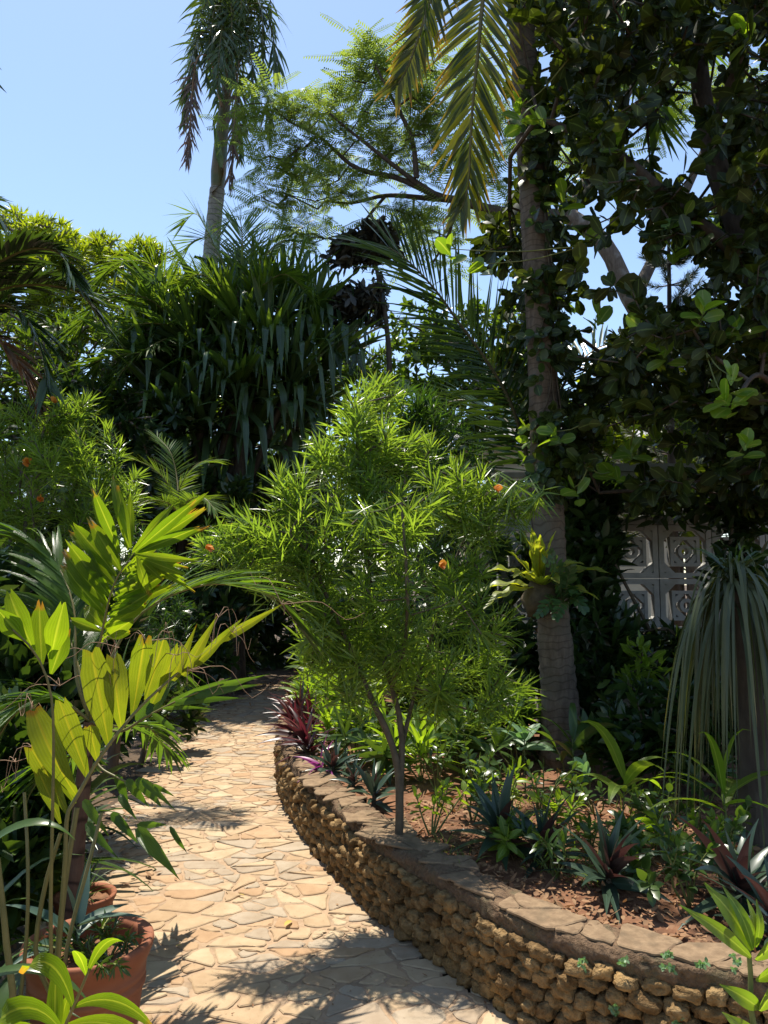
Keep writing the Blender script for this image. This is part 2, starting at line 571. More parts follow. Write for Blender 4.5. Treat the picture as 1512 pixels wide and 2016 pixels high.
def whorl(mb, T, A, n, span, a0, a1, L, W, prof, mat, K=3, droop=.25, fold=.15, cols=3, jit=.2, Lj=.3, **kw):
    """n leaves spiralling down the last `span` metres of each twig (tips T, axes A)"""
    T, A = np.atleast_2d(T), nrm(np.atleast_2d(A))
    m = len(T)
    ref = np.where(np.abs(A[:, 2:3]) < .9, UP[None], np.array([[1., 0, 0]]))
    x = nrm(np.cross(A, ref))
    y = np.cross(A, x)
    fr = (np.arange(n) + .5) / n
    phi = np.arange(n)[None] * 2.4 + rng.random((m, 1)) * 6.28 + rng.normal(size=(m, n)) * .25
    ang = (a0 + (a1 - a0) * fr)[None] + rng.normal(size=(m, n)) * jit
    rad = np.cos(phi)[..., None] * x[:, None] + np.sin(phi)[..., None] * y[:, None]
    D = np.cos(ang)[..., None] * A[:, None] + np.sin(ang)[..., None] * rad
    B = T[:, None] - A[:, None] * (span * fr)[None, :, None]
    Ls = L * (1 + Lj * (rng.random((m, n)) - .5)) * (.55 + .45 * np.minimum(1, fr * 3 + .3))[None]
    U = A[:, None] + .25 * rng.normal(size=(m, n, 3))
    sz = Ls / L
    blades(mb, B.reshape(-1, 3), D.reshape(-1, 3), U.reshape(-1, 3), Ls.ravel(), (W * sz).ravel(), prof, mat, K=K, droop=droop, fold=fold, cols=cols, **kw)


def grow(mb, chains, T, mat, r_tip=.006, r_max=.2, e=.45, sag=.06, step=.5):
    """limbs from fixed chains (lists of (points, radius)) to each target in T; returns twig directions"""
    nodes, par = [], []
    for pts, _ in chains:
        for p in pts:
            nodes.append(p)
    nodes = [np.asarray(p, float) for p in nodes]
    nfix = len(nodes)
    par = [-1] * nfix
    T = np.asarray(T, float)
    root = nodes[0]
    order = np.argsort(np.min(np.linalg.norm(T[:, None] - np.array(nodes)[None], axis=2), axis=1))
    axes = np.zeros_like(T)
    plen = [0.0] * nfix
    for i in order:
        t = T[i]
        nd = np.array(nodes)
        dist = np.linalg.norm(nd - t, axis=1) + .35 * np.array(plen)
        j = int(np.argmin(dist))
        d = np.linalg.norm(nd[j] - t)
        k = max(1, int(d / step))
        prev = j
        mid_off = rng.normal(size=3) * sag * d
        for q in range(1, k + 1):
            u = q / k
            pnt = nd[j] * (1 - u) + t * u + mid_off * math.sin(math.pi * u)
            nodes.append(pnt)
            par.append(prev)
            plen.append(plen[prev] + d / k)
            prev = len(nodes) - 1
        axes[i] = nodes[prev] - nodes[par[prev]]
    cnt = np.zeros(len(nodes))
    for i in range(len(nodes) - 1, nfix - 1, -1):
        cnt[i] = max(cnt[i], 1)
        if par[i] >= nfix:
            cnt[par[i]] += cnt[i]
    rad = np.minimum(r_tip * np.maximum(cnt, 1) ** e, r_max)
    idx = [i for i in range(nfix, len(nodes))]
    p1 = np.array([nodes[i] for i in idx])
    p0 = np.array([nodes[par[i]] for i in idx])
    r1 = rad[idx]
    r0 = np.array([rad[par[i]] if par[i] >= nfix else rad[i] * 1.1 for i in idx])
    r0 = np.minimum(r0, r1 * 1.7)
    cones(mb, p0, p1, r0, r1, mat)
    return nrm(axes)


def frond(name, parent, ctrl, n=26, L=.4, W=.03, mat='palm_dark', rach='rachis', a0=62, a1=25, droop=.35, vee=.25, K=4, r=.012, up=None, lp=None,
          prof=pf_leaflet, start=.12, jit=.08, fold=.2, sides=(-1, 1), cols=3, label=None, p=1.4, skip=0.0):
    mb = MB()
    C = resample(ctrl, 28)
    T = nrm(np.gradient(C, axis=0))
    tube(mb, C, np.linspace(r, r * .25, len(C)), rach, n=6)
    u = np.linspace(start, 1, n)
    ci = u * (len(C) - 1)
    i0 = np.minimum(ci.astype(int), len(C) - 2)
    fr = (ci - i0)[:, None]
    B = C[i0] * (1 - fr) + C[i0 + 1] * fr
    Tn = nrm(T[i0] * (1 - fr) + T[i0 + 1] * fr)
    upv = UP if up is None else np.asarray(up, float)
    S = np.cross(Tn, upv)
    bad = np.linalg.norm(S, axis=1) < .15
    S[bad] = np.cross(Tn[bad], np.array([.3, -.9, .2]))
    S = nrm(S)
    for i in range(1, n):
        if np.dot(S[i], S[i - 1]) < 0:
            S[i] *= -1
    N = np.cross(S, Tn)
    if lp is None:
        ln = .5 + .5 * np.sin(np.pi * (.12 + .78 * u))
    else:
        ln = np.interp(u, np.linspace(0, 1, len(lp)), lp)
    for sg in sides:
        keep = rng.random(n) >= skip
        an = np.radians(a0 + (a1 - a0) * u) + rng.normal(size=n) * jit
        D = Tn * np.cos(an)[:, None] + (S * sg * math.cos(vee) + N * math.sin(vee)) * np.sin(an)[:, None]
        D = D + rng.normal(size=(n, 3)) * jit
        LL = L * ln * (1 + .2 * (rng.random(n) - .5))
        blades(mb, B[keep], D[keep], N[keep] + .15 * rng.normal(size=(keep.sum(), 3)), LL[keep], W, prof, mat, K=K, droop=droop * (.7 + .6 * rng.random(keep.sum())), fold=fold, cols=cols, p=p)
    o = mb.build(name, parent)
    if label:
        o['label'] = label
    return o


def arch(base, az, length, up0=1.2, drop=1.0, n=7):
    """control points of a frond leaving `base` at azimuth az, rising at slope up0 then arching over"""
    h = np.array([math.sin(az), math.cos(az), 0])
    pts, p = [np.array(base, float)], np.array(base, float)
    for i in range(n - 1):
        u = i / (n - 2)
        d = nrm(h * (1.0) + UP * (up0 - (up0 + drop) * u))
        p = p + d * length / (n - 1)
        pts.append(p.copy())
    return pts


def blade_px(mb, b, t, w, mat, d0, d1=None, bow=.06, prof=pf_prae, K=8, face=None, fold=.12, rnd=None, tipdroop=0.):
    """one broad leaf from point to point (pixels of the photograph plus a depth)"""
    d1 = d0 if d1 is None else d1
    B, T = P(*b, d0), P(*t, d1)
    ax = T - B
    L = np.linalg.norm(ax)
    U = np.array([.25, -.95, -.08]) if face is None else np.asarray(face, float)
    nn = nrm(np.cross(np.cross(ax, U), ax))
    D = ax / L + nn * bow * 2
    ts = np.linspace(0, 1, K + 1)
    side = nrm(np.cross(ax, U))
    W = w * d0 / F
    rows = []
    r = rng.random() if rnd is None else rnd
    jag = (rng.random(3) - .4) * .11 * L
    for t_ in ts:
        c = B + ax * t_ + nn * bow * L * math.sin(math.pi * t_) - UP * tipdroop * L * t_ ** 3
        ww = W * .5 * float(prof(np.array(t_)))
        row = []
        for q, sg in enumerate((-1, -.5, 0, .5, 1)):
            o = c + side * ww * sg + nn * abs(sg) * fold * ww
            if t_ == 1:
                o = o + ax / L * jag[q % 3] * 1.5
            row.append(o)
        rows.append(row)
    V = np.array(rows)
    A = np.zeros_like(V)
    A[..., 0] = ts[:, None]
    A[..., 1] = np.array((-1, -.5, 0, .5, 1))[None]
    A[..., 2] = r
    i, j = np.meshgrid(np.arange(K), np.arange(4), indexing='ij')
    f = np.stack([i * 5 + j, i * 5 + j + 1, (i + 1) * 5 + j + 1, (i + 1) * 5 + j], -1).reshape(-1, 4)
    mb.add(V, f, mat, A)


def box(mb, c, s, mat, rz=0., ry=0.):
    x, y, z = [q / 2 for q in s]
    V = np.array([(a * x, b * y, e * z) for a in (-1, 1) for b in (-1, 1) for e in (-1, 1)])
    ca, sa = math.cos(ry), math.sin(ry)
    V = V @ np.array([[ca, 0, -sa], [0, 1, 0], [sa, 0, ca]])
    ca, sa = math.cos(rz), math.sin(rz)
    V = V @ np.array([[ca, sa, 0], [-sa, ca, 0], [0, 0, 1]])
    f = [(0, 1, 3, 2), (4, 6, 7, 5), (0, 4, 5, 1), (2, 3, 7, 6), (0, 2, 6, 4), (1, 5, 7, 3)]
    mb.add(V + np.array(c), f, mat)

# ================================================================== the setting
WALL = np.array([(3.4, 1.75), (2.6, 1.95), (1.9, 2.2), (1.24, 2.53), (.88, 2.69), (.635, 2.86), (.44, 3.1), (.215, 3.48), (-.041, 3.93), (-.185, 4.28), (-.357, 4.69), (-.53, 5.19),
                 (-.71, 5.8), (-.89, 6.77), (-1.02, 8.2), (-1.08, 9.75), (-1.05, 11), (-.7, 12.2), (.1, 13.2), (1.3, 13.9)])
LEFT = np.array([(-.9, -.5), (-1.2, .8), (-1.5, 2.5), (-1.7, 4.4), (-1.9, 5.6), (-2.1, 7), (-2.28, 8.6), (-2.3, 10), (-2.05, 11.4), (-1.6, 12.9), (-.8, 14.3), (.6, 15.3), (1.6, 15.6)])
WC = resample(WALL, 260)
LC = resample(LEFT, 120)
WT = nrm(np.gradient(WC, axis=0))
WN = np.stack([-WT[:, 1], WT[:, 0]], 1)
WN = np.stack([WT[:, 1], -WT[:, 0]], 1)     # towards the bed (right of travel away from the camera)


def inpoly(x, y, poly):
    x, y = np.asarray(x), np.asarray(y)
    c = np.zeros(x.shape, bool)
    n = len(poly)
    for i in range(n):
        x0, y0 = poly[i]
        x1, y1 = poly[(i + 1) % n]
        if y0 == y1:
            continue
        k = ((y0 > y) != (y1 > y)) & (x < (x1 - x0) * (y - y0) / (y1 - y0) + x0)
        c ^= k
    return c


BEDP = np.vstack([WC + WN * .13, [(16, 13.9), (16, 1.0), (3.4, 1.0)]])
PATHP = np.vstack([WC + WN * .05, [(4.5, 14.2), (1.6, 15.7)], LC[::-1], [(3.4, -.6)]])
BEDZ = .315


def inbed(x, y):
    return bool(inpoly(np.array([x]), np.array([y]), BEDP)[0])


def gz(x, y):
    return BEDZ if inbed(x, y) else 0.0


# ground: one sheet out to the horizon
def ground_grid(name, xs, ys, zf, mat, keep=None):
    mb = MB()
    X, Y = np.meshgrid(xs, ys, indexing='ij')
    Z = zf(X, Y)
    V = np.stack([X, Y, Z], -1).reshape(-1, 3)
    nx, ny = len(xs), len(ys)
    i, j = np.meshgrid(np.arange(nx - 1), np.arange(ny - 1), indexing='ij')
    f = np.stack([i * ny + j, (i + 1) * ny + j, (i + 1) * ny + j + 1, i * ny + j + 1], -1).reshape(-1, 4)
    if keep is not None:
        k = keep(X, Y).reshape(-1)
        f = f[k[f].all(1)]
    mb.add(V, f, mat)
    return mb.build(name)


def lumps(X, Y, a, s):
    return a * (np.sin(X * s + 1.3 * np.sin(Y * s * .7)) * np.sin(Y * s * 1.1 + np.sin(X * s * .9 + 2)) + .4 * np.sin(X * s * 3.1 + Y * s * 2.3))


xs = np.concatenate([[-900, -300, -100, -40], np.linspace(-20, 20, 41), [40, 100, 300, 900]])
ys = np.concatenate([[-900, -100, -30], np.linspace(-5, 30, 36), [60, 150, 400, 900]])
struct(ground_grid('ground', xs, ys, lambda X, Y: 0 * X - .03, 'earth'))
struct(ground_grid('garden_bed', np.arange(-1.6, 12, .1), np.arange(1.0, 14.4, .1),
                   lambda X, Y: BEDZ + lumps(X, Y, .016, 3.1) + lumps(X + 3, Y, .008, 11), 'soil', lambda X, Y: inpoly(X, Y, BEDP)))


# path: grout sheet and irregular flat stones, one mesh
def voronoi_cells(S, reach, sx):
    """cells of seeds S in a space squeezed by sx along x; clipped against near seeds"""
    Q = S * np.array([1 / sx, 1])
    cells = []
    for i in range(len(Q)):
        d = Q - Q[i]
        r = np.hypot(d[:, 0], d[:, 1])
        nb = np.argsort(r)[1:22]
        poly = [np.array(p) for p in ((-reach, -reach), (reach, -reach), (reach, reach), (-reach, reach))]
        for j in nb:
            nv = d[j]
            c = nv @ nv / 2
            out = []
            for a in range(len(poly)):
                p, q = poly[a], poly[(a + 1) % len(poly)]
                fa, fb = p @ nv - c, q @ nv - c
                if fa <= 0:
                    out.append(p)
                if (fa < 0) != (fb < 0):
                    out.append(p + (q - p) * fa / (fa - fb))
            poly = out
            if len(poly) < 3:
                break
        if len(poly) >= 3:
            cells.append((np.array(poly) + Q[i]) * np.array([sx, 1]))
    return cells


def stones_flat(mb, region, base_z, mat, rmin, rmax, gap, sx, seed, th=.009, amin_=.009, arng_=.036):
    r_ = np.random.default_rng(seed)
    lo, hi = region.min(0), region.max(0)
    S, R = [], []
    cand = lo + r_.random((30000, 2)) * (hi - lo)
    cand = cand[inpoly(cand[:, 0], cand[:, 1], region)]
    big = r_.random(len(cand)) ** 1.6 * (rmax - rmin) + rmin
    arr = np.zeros((0, 3))
    for c, b in zip(cand, big):
        if len(arr):
            d = np.hypot((arr[:, 0] - c[0]) / sx, arr[:, 1] - c[1])
            if (d < (arr[:, 2] + b) * .42).any():
                continue
        arr = np.vstack([arr, [c[0], c[1], b]])
    cells = []

    def split(p, amin):
        n = len(p)
        x, y = p[:, 0], p[:, 1]
        area = abs(np.sum(x * np.roll(y, -1) - y * np.roll(x, -1))) / 2
        if area < amin:
            cells.append(p)
            return
        q = (p - p.mean(0)) * np.array([1 / sx, 1])
        ev, evec = np.linalg.eigh(np.cov(q.T))
        ang = math.atan2(evec[1, 1], evec[0, 1]) + r_.normal() * .42
        nv = np.array([math.cos(ang), math.sin(ang)]) * np.array([1 / sx, 1])
        pr = p @ nv
        c = pr.min() + np.ptp(pr) * (.36 + .28 * r_.random())
        a_, b_ = [], []
        for k in range(n):
            u, v = p[k], p[(k + 1) % n]
            fu, fv = u @ nv - c, v @ nv - c
            (a_ if fu <= 0 else b_).append(u)
            if (fu < 0) != (fv < 0):
                w_ = u + (v - u) * fu / (fu - fv)
                a_.append(w_)
                b_.append(w_)
        for h in (a_, b_):
            if len(h) >= 3:
                split(np.array(h), amin_ + arng_ * r_.random() ** 1.5)

    for big_ in voronoi_cells(arr[:, :2], .7, sx):
        split(big_, amin_ + arng_ * r_.random() ** 1.5)
    for poly in cells:
        cen = poly.mean(0)
        if not inpoly(np.array([cen[0]]), np.array([cen[1]]), region)[0] or np.ptp(poly[:, 0]) > .8:
            continue
        # inset, knock corners off, roughen the edge
        d = poly - cen
        L = np.linalg.norm(d, axis=1, keepdims=True)
        poly = cen + d * np.maximum(.3, 1 - (gap * (.6 + .9 * r_.random((len(d), 1)))) / L * 1.25)
        pts = []
        n = len(poly)
        for a in range(n):
            p, q = poly[a], poly[(a + 1) % n]
            e = np.linalg.norm(q - p)
            c0 = min(.28, .017 / max(e, 1e-3))
            for u in ((c0, 1 - c0) if e < .07 else (c0, .36, .66, 1 - c0)):
                pts.append(p + (q - p) * u + r_.normal(size=2) * .0034)
        pts = np.array(pts)
        k = len(pts)
        z = base_z + th * (.6 + .7 * r_.random())
        tilt = r_.normal(size=2) * .012
        dd = pts - cen
        ll = np.linalg.norm(dd, axis=1, keepdims=True)
        ins = cen + dd * np.maximum(.5, 1 - .006 / ll)
        zt = z + (ins - cen) @ tilt
        V = np.vstack([np.c_[pts, np.full(k, base_z - .006)], np.c_[pts, zt - .0035], np.c_[ins, zt], [[cen[0], cen[1], z]]])
        A = np.zeros_like(V)
        A[:, 2] = r_.random()
        j = np.arange(k)
        j2 = (j + 1) % k
        mb.add(V, np.vstack([np.stack([j, j2, k + j2, k + j], 1), np.stack([k + j, k + j2, 2 * k + j2, 2 * k + j], 1)]), mat, A)
        mb.add(V, np.stack([2 * k + j, 2 * k + j2, np.full(k, 3 * k)], 1), mat, A)


near = np.array([p for p in PATHP])
mb = MB()
xs, ys = np.arange(-3.0, 3.6, .09), np.arange(-.4, 15.6, .09)
X, Y = np.meshgrid(xs, ys, indexing='ij')
Z = lumps(X, Y, .0018, 9)
nx, ny = len(xs), len(ys)
i, j = np.meshgrid(np.arange(nx - 1), np.arange(ny - 1), indexing='ij')
f = np.stack([i * ny + j, (i + 1) * ny + j, (i + 1) * ny + j + 1, i * ny + j + 1], -1).reshape(-1, 4)
k = inpoly(X, Y, PATHP).reshape(-1)
mb.add(np.stack([X, Y, Z], -1).reshape(-1, 3), f[k[f].all(1)], 'grout')
stones_flat(mb, PATHP, 0.0, 'flag', .24, .42, .0095, 1.45, 3, th=.006)
struct(mb.build('path', smooth=False))

# retaining wall of coral lumps
wl = thing('retaining_wall', 'low curved wall of rough brown coral stones holding up the garden bed', 'wall', (.2, 3.6, 0))
mb = MB()
S = np.concatenate([[0], np.cumsum(np.linalg.norm(np.diff(WC, axis=0), axis=1))])


def wall_at(s, off):
    p = np.array([np.interp(s, S, WC[:, 0]), np.interp(s, S, WC[:, 1])])
    n = nrm(np.array([np.interp(s, S, WN[:, 0]), np.interp(s, S, WN[:, 1])]))
    return p + n * off, n


prof_ = [(.035, -.03), (.03, .31), (.17, .31)]
ii = np.arange(len(WC))
V = np.stack([np.c_[WC + WN * o, np.full(len(WC), z)] for o, z in prof_], 1)
i, j = np.meshgrid(np.arange(len(WC) - 1), np.arange(2), indexing='ij')
mb.add(V.reshape(-1, 3), np.stack([i * 3 + j, (i + 1) * 3 + j, (i + 1) * 3 + j + 1, i * 3 + j + 1], -1).reshape(-1, 4), 'mortar')
mb.build('mortar_core', wl)
ico = bmesh.new()
bmesh.ops.create_icosphere(ico, subdivisions=3, radius=1)
IV = np.array([v.co for v in ico.verts])
IF = np.array([[v.index for v in fc.verts] for fc in ico.faces])
ico.free()
ico = bmesh.new()
bmesh.ops.create_icosphere(ico, subdivisions=2, radius=1)
IV2 = np.array([v.co for v in ico.verts])
IF2 = np.array([[v.index for v in fc.verts] for fc in ico.faces])
ico.free()


def lump(mb, c, ax, size, mat, hi=True, amp=.26, fr=2.2):
    v0, f0 = (IV, IF) if hi else (IV2, IF2)
    off = rng.random(3) * 50
    v = np.sign(v0) * np.abs(v0) ** .72
    v = v / np.max(np.abs(v), axis=0)
    dsp = np.array([mnoise.noise(Vector(p * fr + off)) + .5 * mnoise.noise(Vector(p * fr * 2.6 + off)) + .35 * mnoise.noise(Vector(p * fr * 6 + off)) for p in v0])
    v = v * (1 + amp * dsp)[:, None] * np.array(size)
    v = v @ np.array(ax)
    a = np.zeros_like(v)
    a[:, 2] = rng.random()
    mb.add(v + c, f0, mat, a)


mb = MB()
ncourse = 6
z = 0.0
hs = [.056, .052, .05, .05, .048, .046]
for ci in range(ncourse):
    h = hs[ci]
    s = .05 * rng.random()
    while s < S[-1] - .2:
        wd = .06 + .062 * rng.random()
        if rng.random() < .15:
            wd *= .65
        c, n = wall_at(s + wd / 2, .012 + .014 * rng.normal() * .6)
        rot = rng.normal() * .08
        tx = np.array([n[1], -n[0], 0])
        tx = -tx
        nn = np.array([n[0], n[1], 0])
        ex = tx * math.cos(rot) + UP * math.sin(rot)
        ez = UP * math.cos(rot) - tx * math.sin(rot)
        zz = z + h / 2 + rng.normal() * .006
        lump(mb, np.array([c[0], c[1], zz]), [ex, nn, ez], (wd * .5, .044 + .014 * rng.random(), h * (.53 + .09 * rng.random())), 'coral', hi=(c[1] < 4.3), amp=.32)
        s += wd * .98
    z += h
mb.build('stone_facing', wl)
# coping: mortar band and worn flat top
mb = MB()
n_ = 1100
s_ = np.linspace(0, S[-1], n_)
prof_ = [(.03, .285), (.002, .288), (-.006, .305), (-.006, .328), (-.002, .347), (.008, .36), (.03, .366), (.055, .369), (.08, .37), (.11, .371), (.14, .37), (.165, .366), (.18, .355), (.19, .30)]
C_ = np.stack([np.interp(s_, S, WC[:, 0]), np.interp(s_, S, WC[:, 1])], 1)
N_ = nrm(np.stack([np.interp(s_, S, WN[:, 0]), np.interp(s_, S, WN[:, 1])], 1))
rows = []
for q, (o, zz) in enumerate(prof_):
    jz = np.array([mnoise.noise(Vector((a * 7, q * .9, 3))) + .8 * mnoise.noise(Vector((a * 26, q * 1.3, 5))) + .6 * mnoise.noise(Vector((a * 70, q * 2.3, 7))) for a in s_]) * .008
    jo = np.array([mnoise.noise(Vector((a * 9, q * 1.1, 9))) + .8 * mnoise.noise(Vector((a * 30, q * 1.7, 2))) + .7 * mnoise.noise(Vector((a * 75, q * 2.7, 4))) for a in s_]) * .014
    rows.append(np.c_[C_ + N_ * (o + jo)[:, None], zz + jz])
V = np.stack(rows, 1)
m_ = len(prof_)
i, j = np.meshgrid(np.arange(n_ - 1), np.arange(m_ - 1), indexing='ij')
fc = np.stack([i * m_ + j, (i + 1) * m_ + j, (i + 1) * m_ + j + 1, i * m_ + j + 1], -1).reshape(-1, 4)
mb.add(V.reshape(-1, 3), fc, 'coping')
mb.build('coping', wl)
mb = MB()
CAPP = np.vstack([(WC + WN * .012)[12:235], (WC + WN * .165)[12:235][::-1]])
stones_flat(mb, CAPP, .371, 'capstone', .22, .34, .003, 1.2, 11, th=.005)
mb.build('cap_stones', wl, smooth=False)

# fallen leaves: uncountable litter on the soil, a few single ones on the path
mb = MB()
pts = np.array([1.2, 2.0]) + np.vstack([np.c_[rng.random(7000) * 8 - 2.6, rng.random(7000) ** 1.5 * 8], np.c_[rng.random(6000) * 2.6 - 1.1, rng.random(6000) * 2.6 + .1]])
pts = pts[inpoly(pts[:, 0], pts[:, 1], BEDP)]
n_ = len(pts)
B = np.c_[pts, BEDZ + .012 + .02 * rng.random(n_)]
D = np.c_[rng.normal(size=(n_, 2)), .25 * rng.normal(size=n_)]
blades(mb, B, D, UP + .35 * rng.normal(size=(n_, 3)), .015 + .06 * rng.random(n_) ** 2, .006 + .02 * rng.random(n_), pf_oval, 'litter', K=3, droop=.3 * rng.normal(size=n_), fold=.2, cols=3)
e = np.c_[LC[rng.integers(20, 110, 900)] + rng.normal(size=(900, 2)) * np.array([.22, .1])]
B = np.c_[e, .014 + .01 * rng.random(900)]
blades(mb, B, np.c_[rng.normal(size=(900, 2)), .15 * rng.normal(size=900)], UP + .3 * rng.normal(size=(900, 3)), .02 + .05 * rng.random(900), .01 + .02 * rng.random(900), pf_oval, 'litter', K=3, fold=.2)
q_ = np.array([(rng.uniform(-2.4, 1.2), rng.uniform(2.4, 10)) for _ in range(600)])
q_ = q_[inpoly(q_[:, 0], q_[:, 1], PATHP)][:170]
k_ = len(q_)
blades(mb, np.c_[q_, np.full(k_, .012)], np.c_[rng.normal(size=(k_, 2)), .1 * rng.normal(size=k_)], UP + .3 * rng.normal(size=(k_, 3)), .008 + .03 * rng.random(k_) ** 2, .004 + .008 * rng.random(k_), pf_oval, 'litter', K=3, fold=.2)
tag(mb.build('leaf_litter'), 'dry brown leaves and twigs scattered over the red soil', 'leaf litter', kind='stuff')
for (px, py, az, L, lab) in [(560, 1822, .4, .07, 'fallen yellow leaf lying on the sunny flagstones beside the wall'),
                             (470, 1760, 2.0, .035, 'small pale dry leaf on the flagstones in the middle of the path'),
                             (345, 1862, 1.2, .03, 'tiny brown dry leaf on the path near the terracotta pot')]:
    mb = MB()
    b = G(px, py, .02)
    blades(mb, b, (math.sin(az), math.cos(az), .12), UP + np.array([.2, .1, 0]), L, L * .32, pf_oval, 'fallen', K=5, droop=.4, fold=.25)
    tag(mb.build('fallen_leaf', loc=b), lab, 'leaf')

# breeze block wall
bw_d = 6.9
bw0 = P(1066, 1300, bw_d)[0]
bwl = thing('breeze_block_wall', 'weathered white breeze block wall of pierced square blocks behind the plants', 'wall', (bw0 + 2.2, bw_d, BEDZ))
pit = .475
zb = P(0, 1139, bw_d)[2] - pit        # bottom of the block rows
mb = MB()
box(mb, (bw0 + 2.4, bw_d, (BEDZ + zb) / 2 - .05), (4.9, .13, zb - BEDZ + .1), 'concrete')
mb.build('plinth', bwl, smooth=False)
mb = MB()
box(mb, (bw0 + 2.4, bw_d, zb + 3 * pit + .036), (4.9, .16, .07), 'concrete')
mb.build('wall_cap', bwl, smooth=False)


def make_block(c):
    mb = MB()
    h = pit / 2 - .004
    t, k_ = .046, pit / .68
    for sx, sz in ((1, 0), (-1, 0)):
        box(mb, c + np.array([sx * (h - t / 2), 0, 0]), (t, .1, 2 * h), 'concrete')
        box(mb, c + np.array([0, 0, sx * (h - t / 2)]), (2 * (h - t), .1, t), 'concrete')
    g = .165 * k_
    for sx in (1, -1):
        box(mb, c + np.array([sx * g, 0, 0]), (.03, .092, 2 * g + .03), 'concrete')
        box(mb, c + np.array([0, 0, sx * g]), (2 * g - .03, .092, .03), 'concrete')
    for q in range(4):
        a = math.pi / 4 + q * math.pi / 2
        r0, r1 = .225 * k_, .425 * k_
        box(mb, c + np.array([math.cos(a) * (r0 + r1) / 2, 0, math.sin(a) * (r0 + r1) / 2]), (r1 - r0, .086, .055), 'concrete', ry=a)
        box(mb, c + np.array([math.cos(a) * .145 * k_, 0, math.sin(a) * .145 * k_]), (.15 * k_, .08, .045), 'concrete', ry=a)
    n = 20
    th = np.linspace(0, 2 * np.pi, n, endpoint=False)
    rg = []
    for r, y in ((.062, -.042), (.03, -.042), (.03, .042), (.062, .042)):
        rg.append(np.c_[c[0] + r * np.cos(th), np.full(n, c[1] + y), c[2] + r * np.sin(th)])
    V = np.concatenate(rg)
    j = np.arange(n)
    j2 = (j + 1) % n
    for a, b in ((0, 1), (1, 2), (2, 3), (3, 0)):
        mb.add(V, np.stack([a * n + j, a * n + j2, b * n + j2, b * n + j], 1), 'concrete')
    return mb


bx0 = P(1345, 1085, bw_d)[0] - 3 * pit
first = None
for ix in range(10):
    for iz in range(3):
        c = np.array([bx0 + ix * pit, bw_d, zb + pit / 2 + iz * pit])
        if first is None:
            first = make_block(c).build('block', bwl, smooth=False)
            c0 = c
        else:
            o = first.copy()
            COL.objects.link(o)
            o.parent = bwl
            o.location = Vector(c - c0)

# house far behind
hx0, hx1, hd = P(905, 900, 13.2)[0], P(1420, 900, 13.2)[0], 13.2
hs_ = thing('house', 'cream house with pale boarded eave and grey roof half hidden behind the palm trunk', 'house', ((hx0 + hx1) / 2, hd + 2, 0))
mb = MB()
box(mb, ((hx0 + hx1) / 2, hd + 2.6, 1.7), (hx1 - hx0 - .8, 3.4, 3.4), 'plaster')
mb.build('wall', hs_, smooth=False)
mb = MB()
zt = P(0, 872, hd)[2]
for q in range(5):
    box(mb, ((hx0 + hx1) / 2, hd - .005 * (q % 2), zt - .09 - q * .125), (hx1 - hx0, .04, .118), 'plaster')
mb.build('eave_board', hs_, smooth=False)
mb = MB()
for q in range(40):
    x = hx0 - .1 + (hx1 - hx0 + .2) * (q + .5) / 40
    V = np.array([(x - .07, hd - .25, zt), (x + .05, hd - .25, zt + .02), (x + .05, hd + 3, zt + 1.0), (x - .07, hd + 3, zt + .98)])
    mb.add(V, [(0, 1, 2, 3)], 'roofing')
    mb.add(V + np.array([0, 0, -.05]), [(3, 2, 1, 0)], 'roofing')
    mb.add(np.array([V[1], V[2], V[2] + np.array([.03, 0, -.02]), V[1] + np.array([.03, 0, -.02])]), [(0, 1, 2, 3)], 'roofing')
mb.build('roof', hs_, smooth=False)

# ================================================================== plants: makers
def blob(px, py, d, rx, ry, n, rz=None, shell=.5):
    """n points in an ellipsoid seen at (px,py) with half sizes in pixels"""
    c = P(px, py, d)
    k = d / F
    v = rand_dirs(n) * (shell + (1 - shell) * rng.random((n, 1)) ** .5)
    r = np.array([rx * k, (rx * .8 * k) if rz is None else rz, ry * k])
    return c + v * r, nrm(v / r + UP * .6 / r.max())


def shrub(name, label, cat, blobs, leaf, base=None, group=None, stem='stem', chains=None, up=.7, r_tip=.004, r_max=.03, fol='foliage', sname='stems', crown_extra=None):
    """bushy plant: stems branch up from the ground to twigs that fill the blobs"""
    T, A = [], []
    for b in blobs:
        t, a = blob(*b)
        T.append(t)
        A.append(a)
    T, A = np.concatenate(T), np.concatenate(A)
    if base is None:
        c = T.mean(0)
        base = np.array([c[0], c[1], gz(c[0], c[1])])
    base = np.asarray(base, float)
    T = T[T[:, 2] > base[2] + .08]
    root = thing(name, label, cat, base, group)
    mb = MB()
    if chains is None:
        c = T.mean(0)
        pts = [base - UP * .05, base * .75 + c * .25 + rng.normal(size=3) * .03, base * .45 + c * .55]
        chains = [(resample(pts, 8), r_max)]
    for pts, r in chains:
        rr = np.linspace(r, r * .45, len(pts)) if np.isscalar(r) else r
        tube(mb, pts, rr, stem, n=8, rough=.12)
    ax = grow(mb, chains, T, stem, r_tip=r_tip, r_max=r_max * .8)
    mb.build(sname, root)
    return root, T, ax


def foliage(root, T, A, n, span, a0, a1, L, W, prof, mat, name='foliage', up=.6, **kw):
    mb = MB()
    whorl(mb, T, nrm(A + UP * up + .25 * rng.normal(size=A.shape)), n, span, a0, a1, L, W, prof, mat, **kw)
    return mb.build(name, root)


def oleander(name, label, blobs, base, chains, n=44, mat='oleander', L=.13, W=.0082, group='narrow leaved shrubs with orange flowers', span=.26, **kw):
    root, T, A = shrub(name, label, 'shrub', blobs, None, base, group, chains=chains, r_tip=.0035, **kw)
    foliage(root, T, A, n, span, .4, 1.6, L, W, pf_linear, mat, K=3, droop=.16, fold=.25, jit=.24, up=.8, Lj=.6)
    return root, T


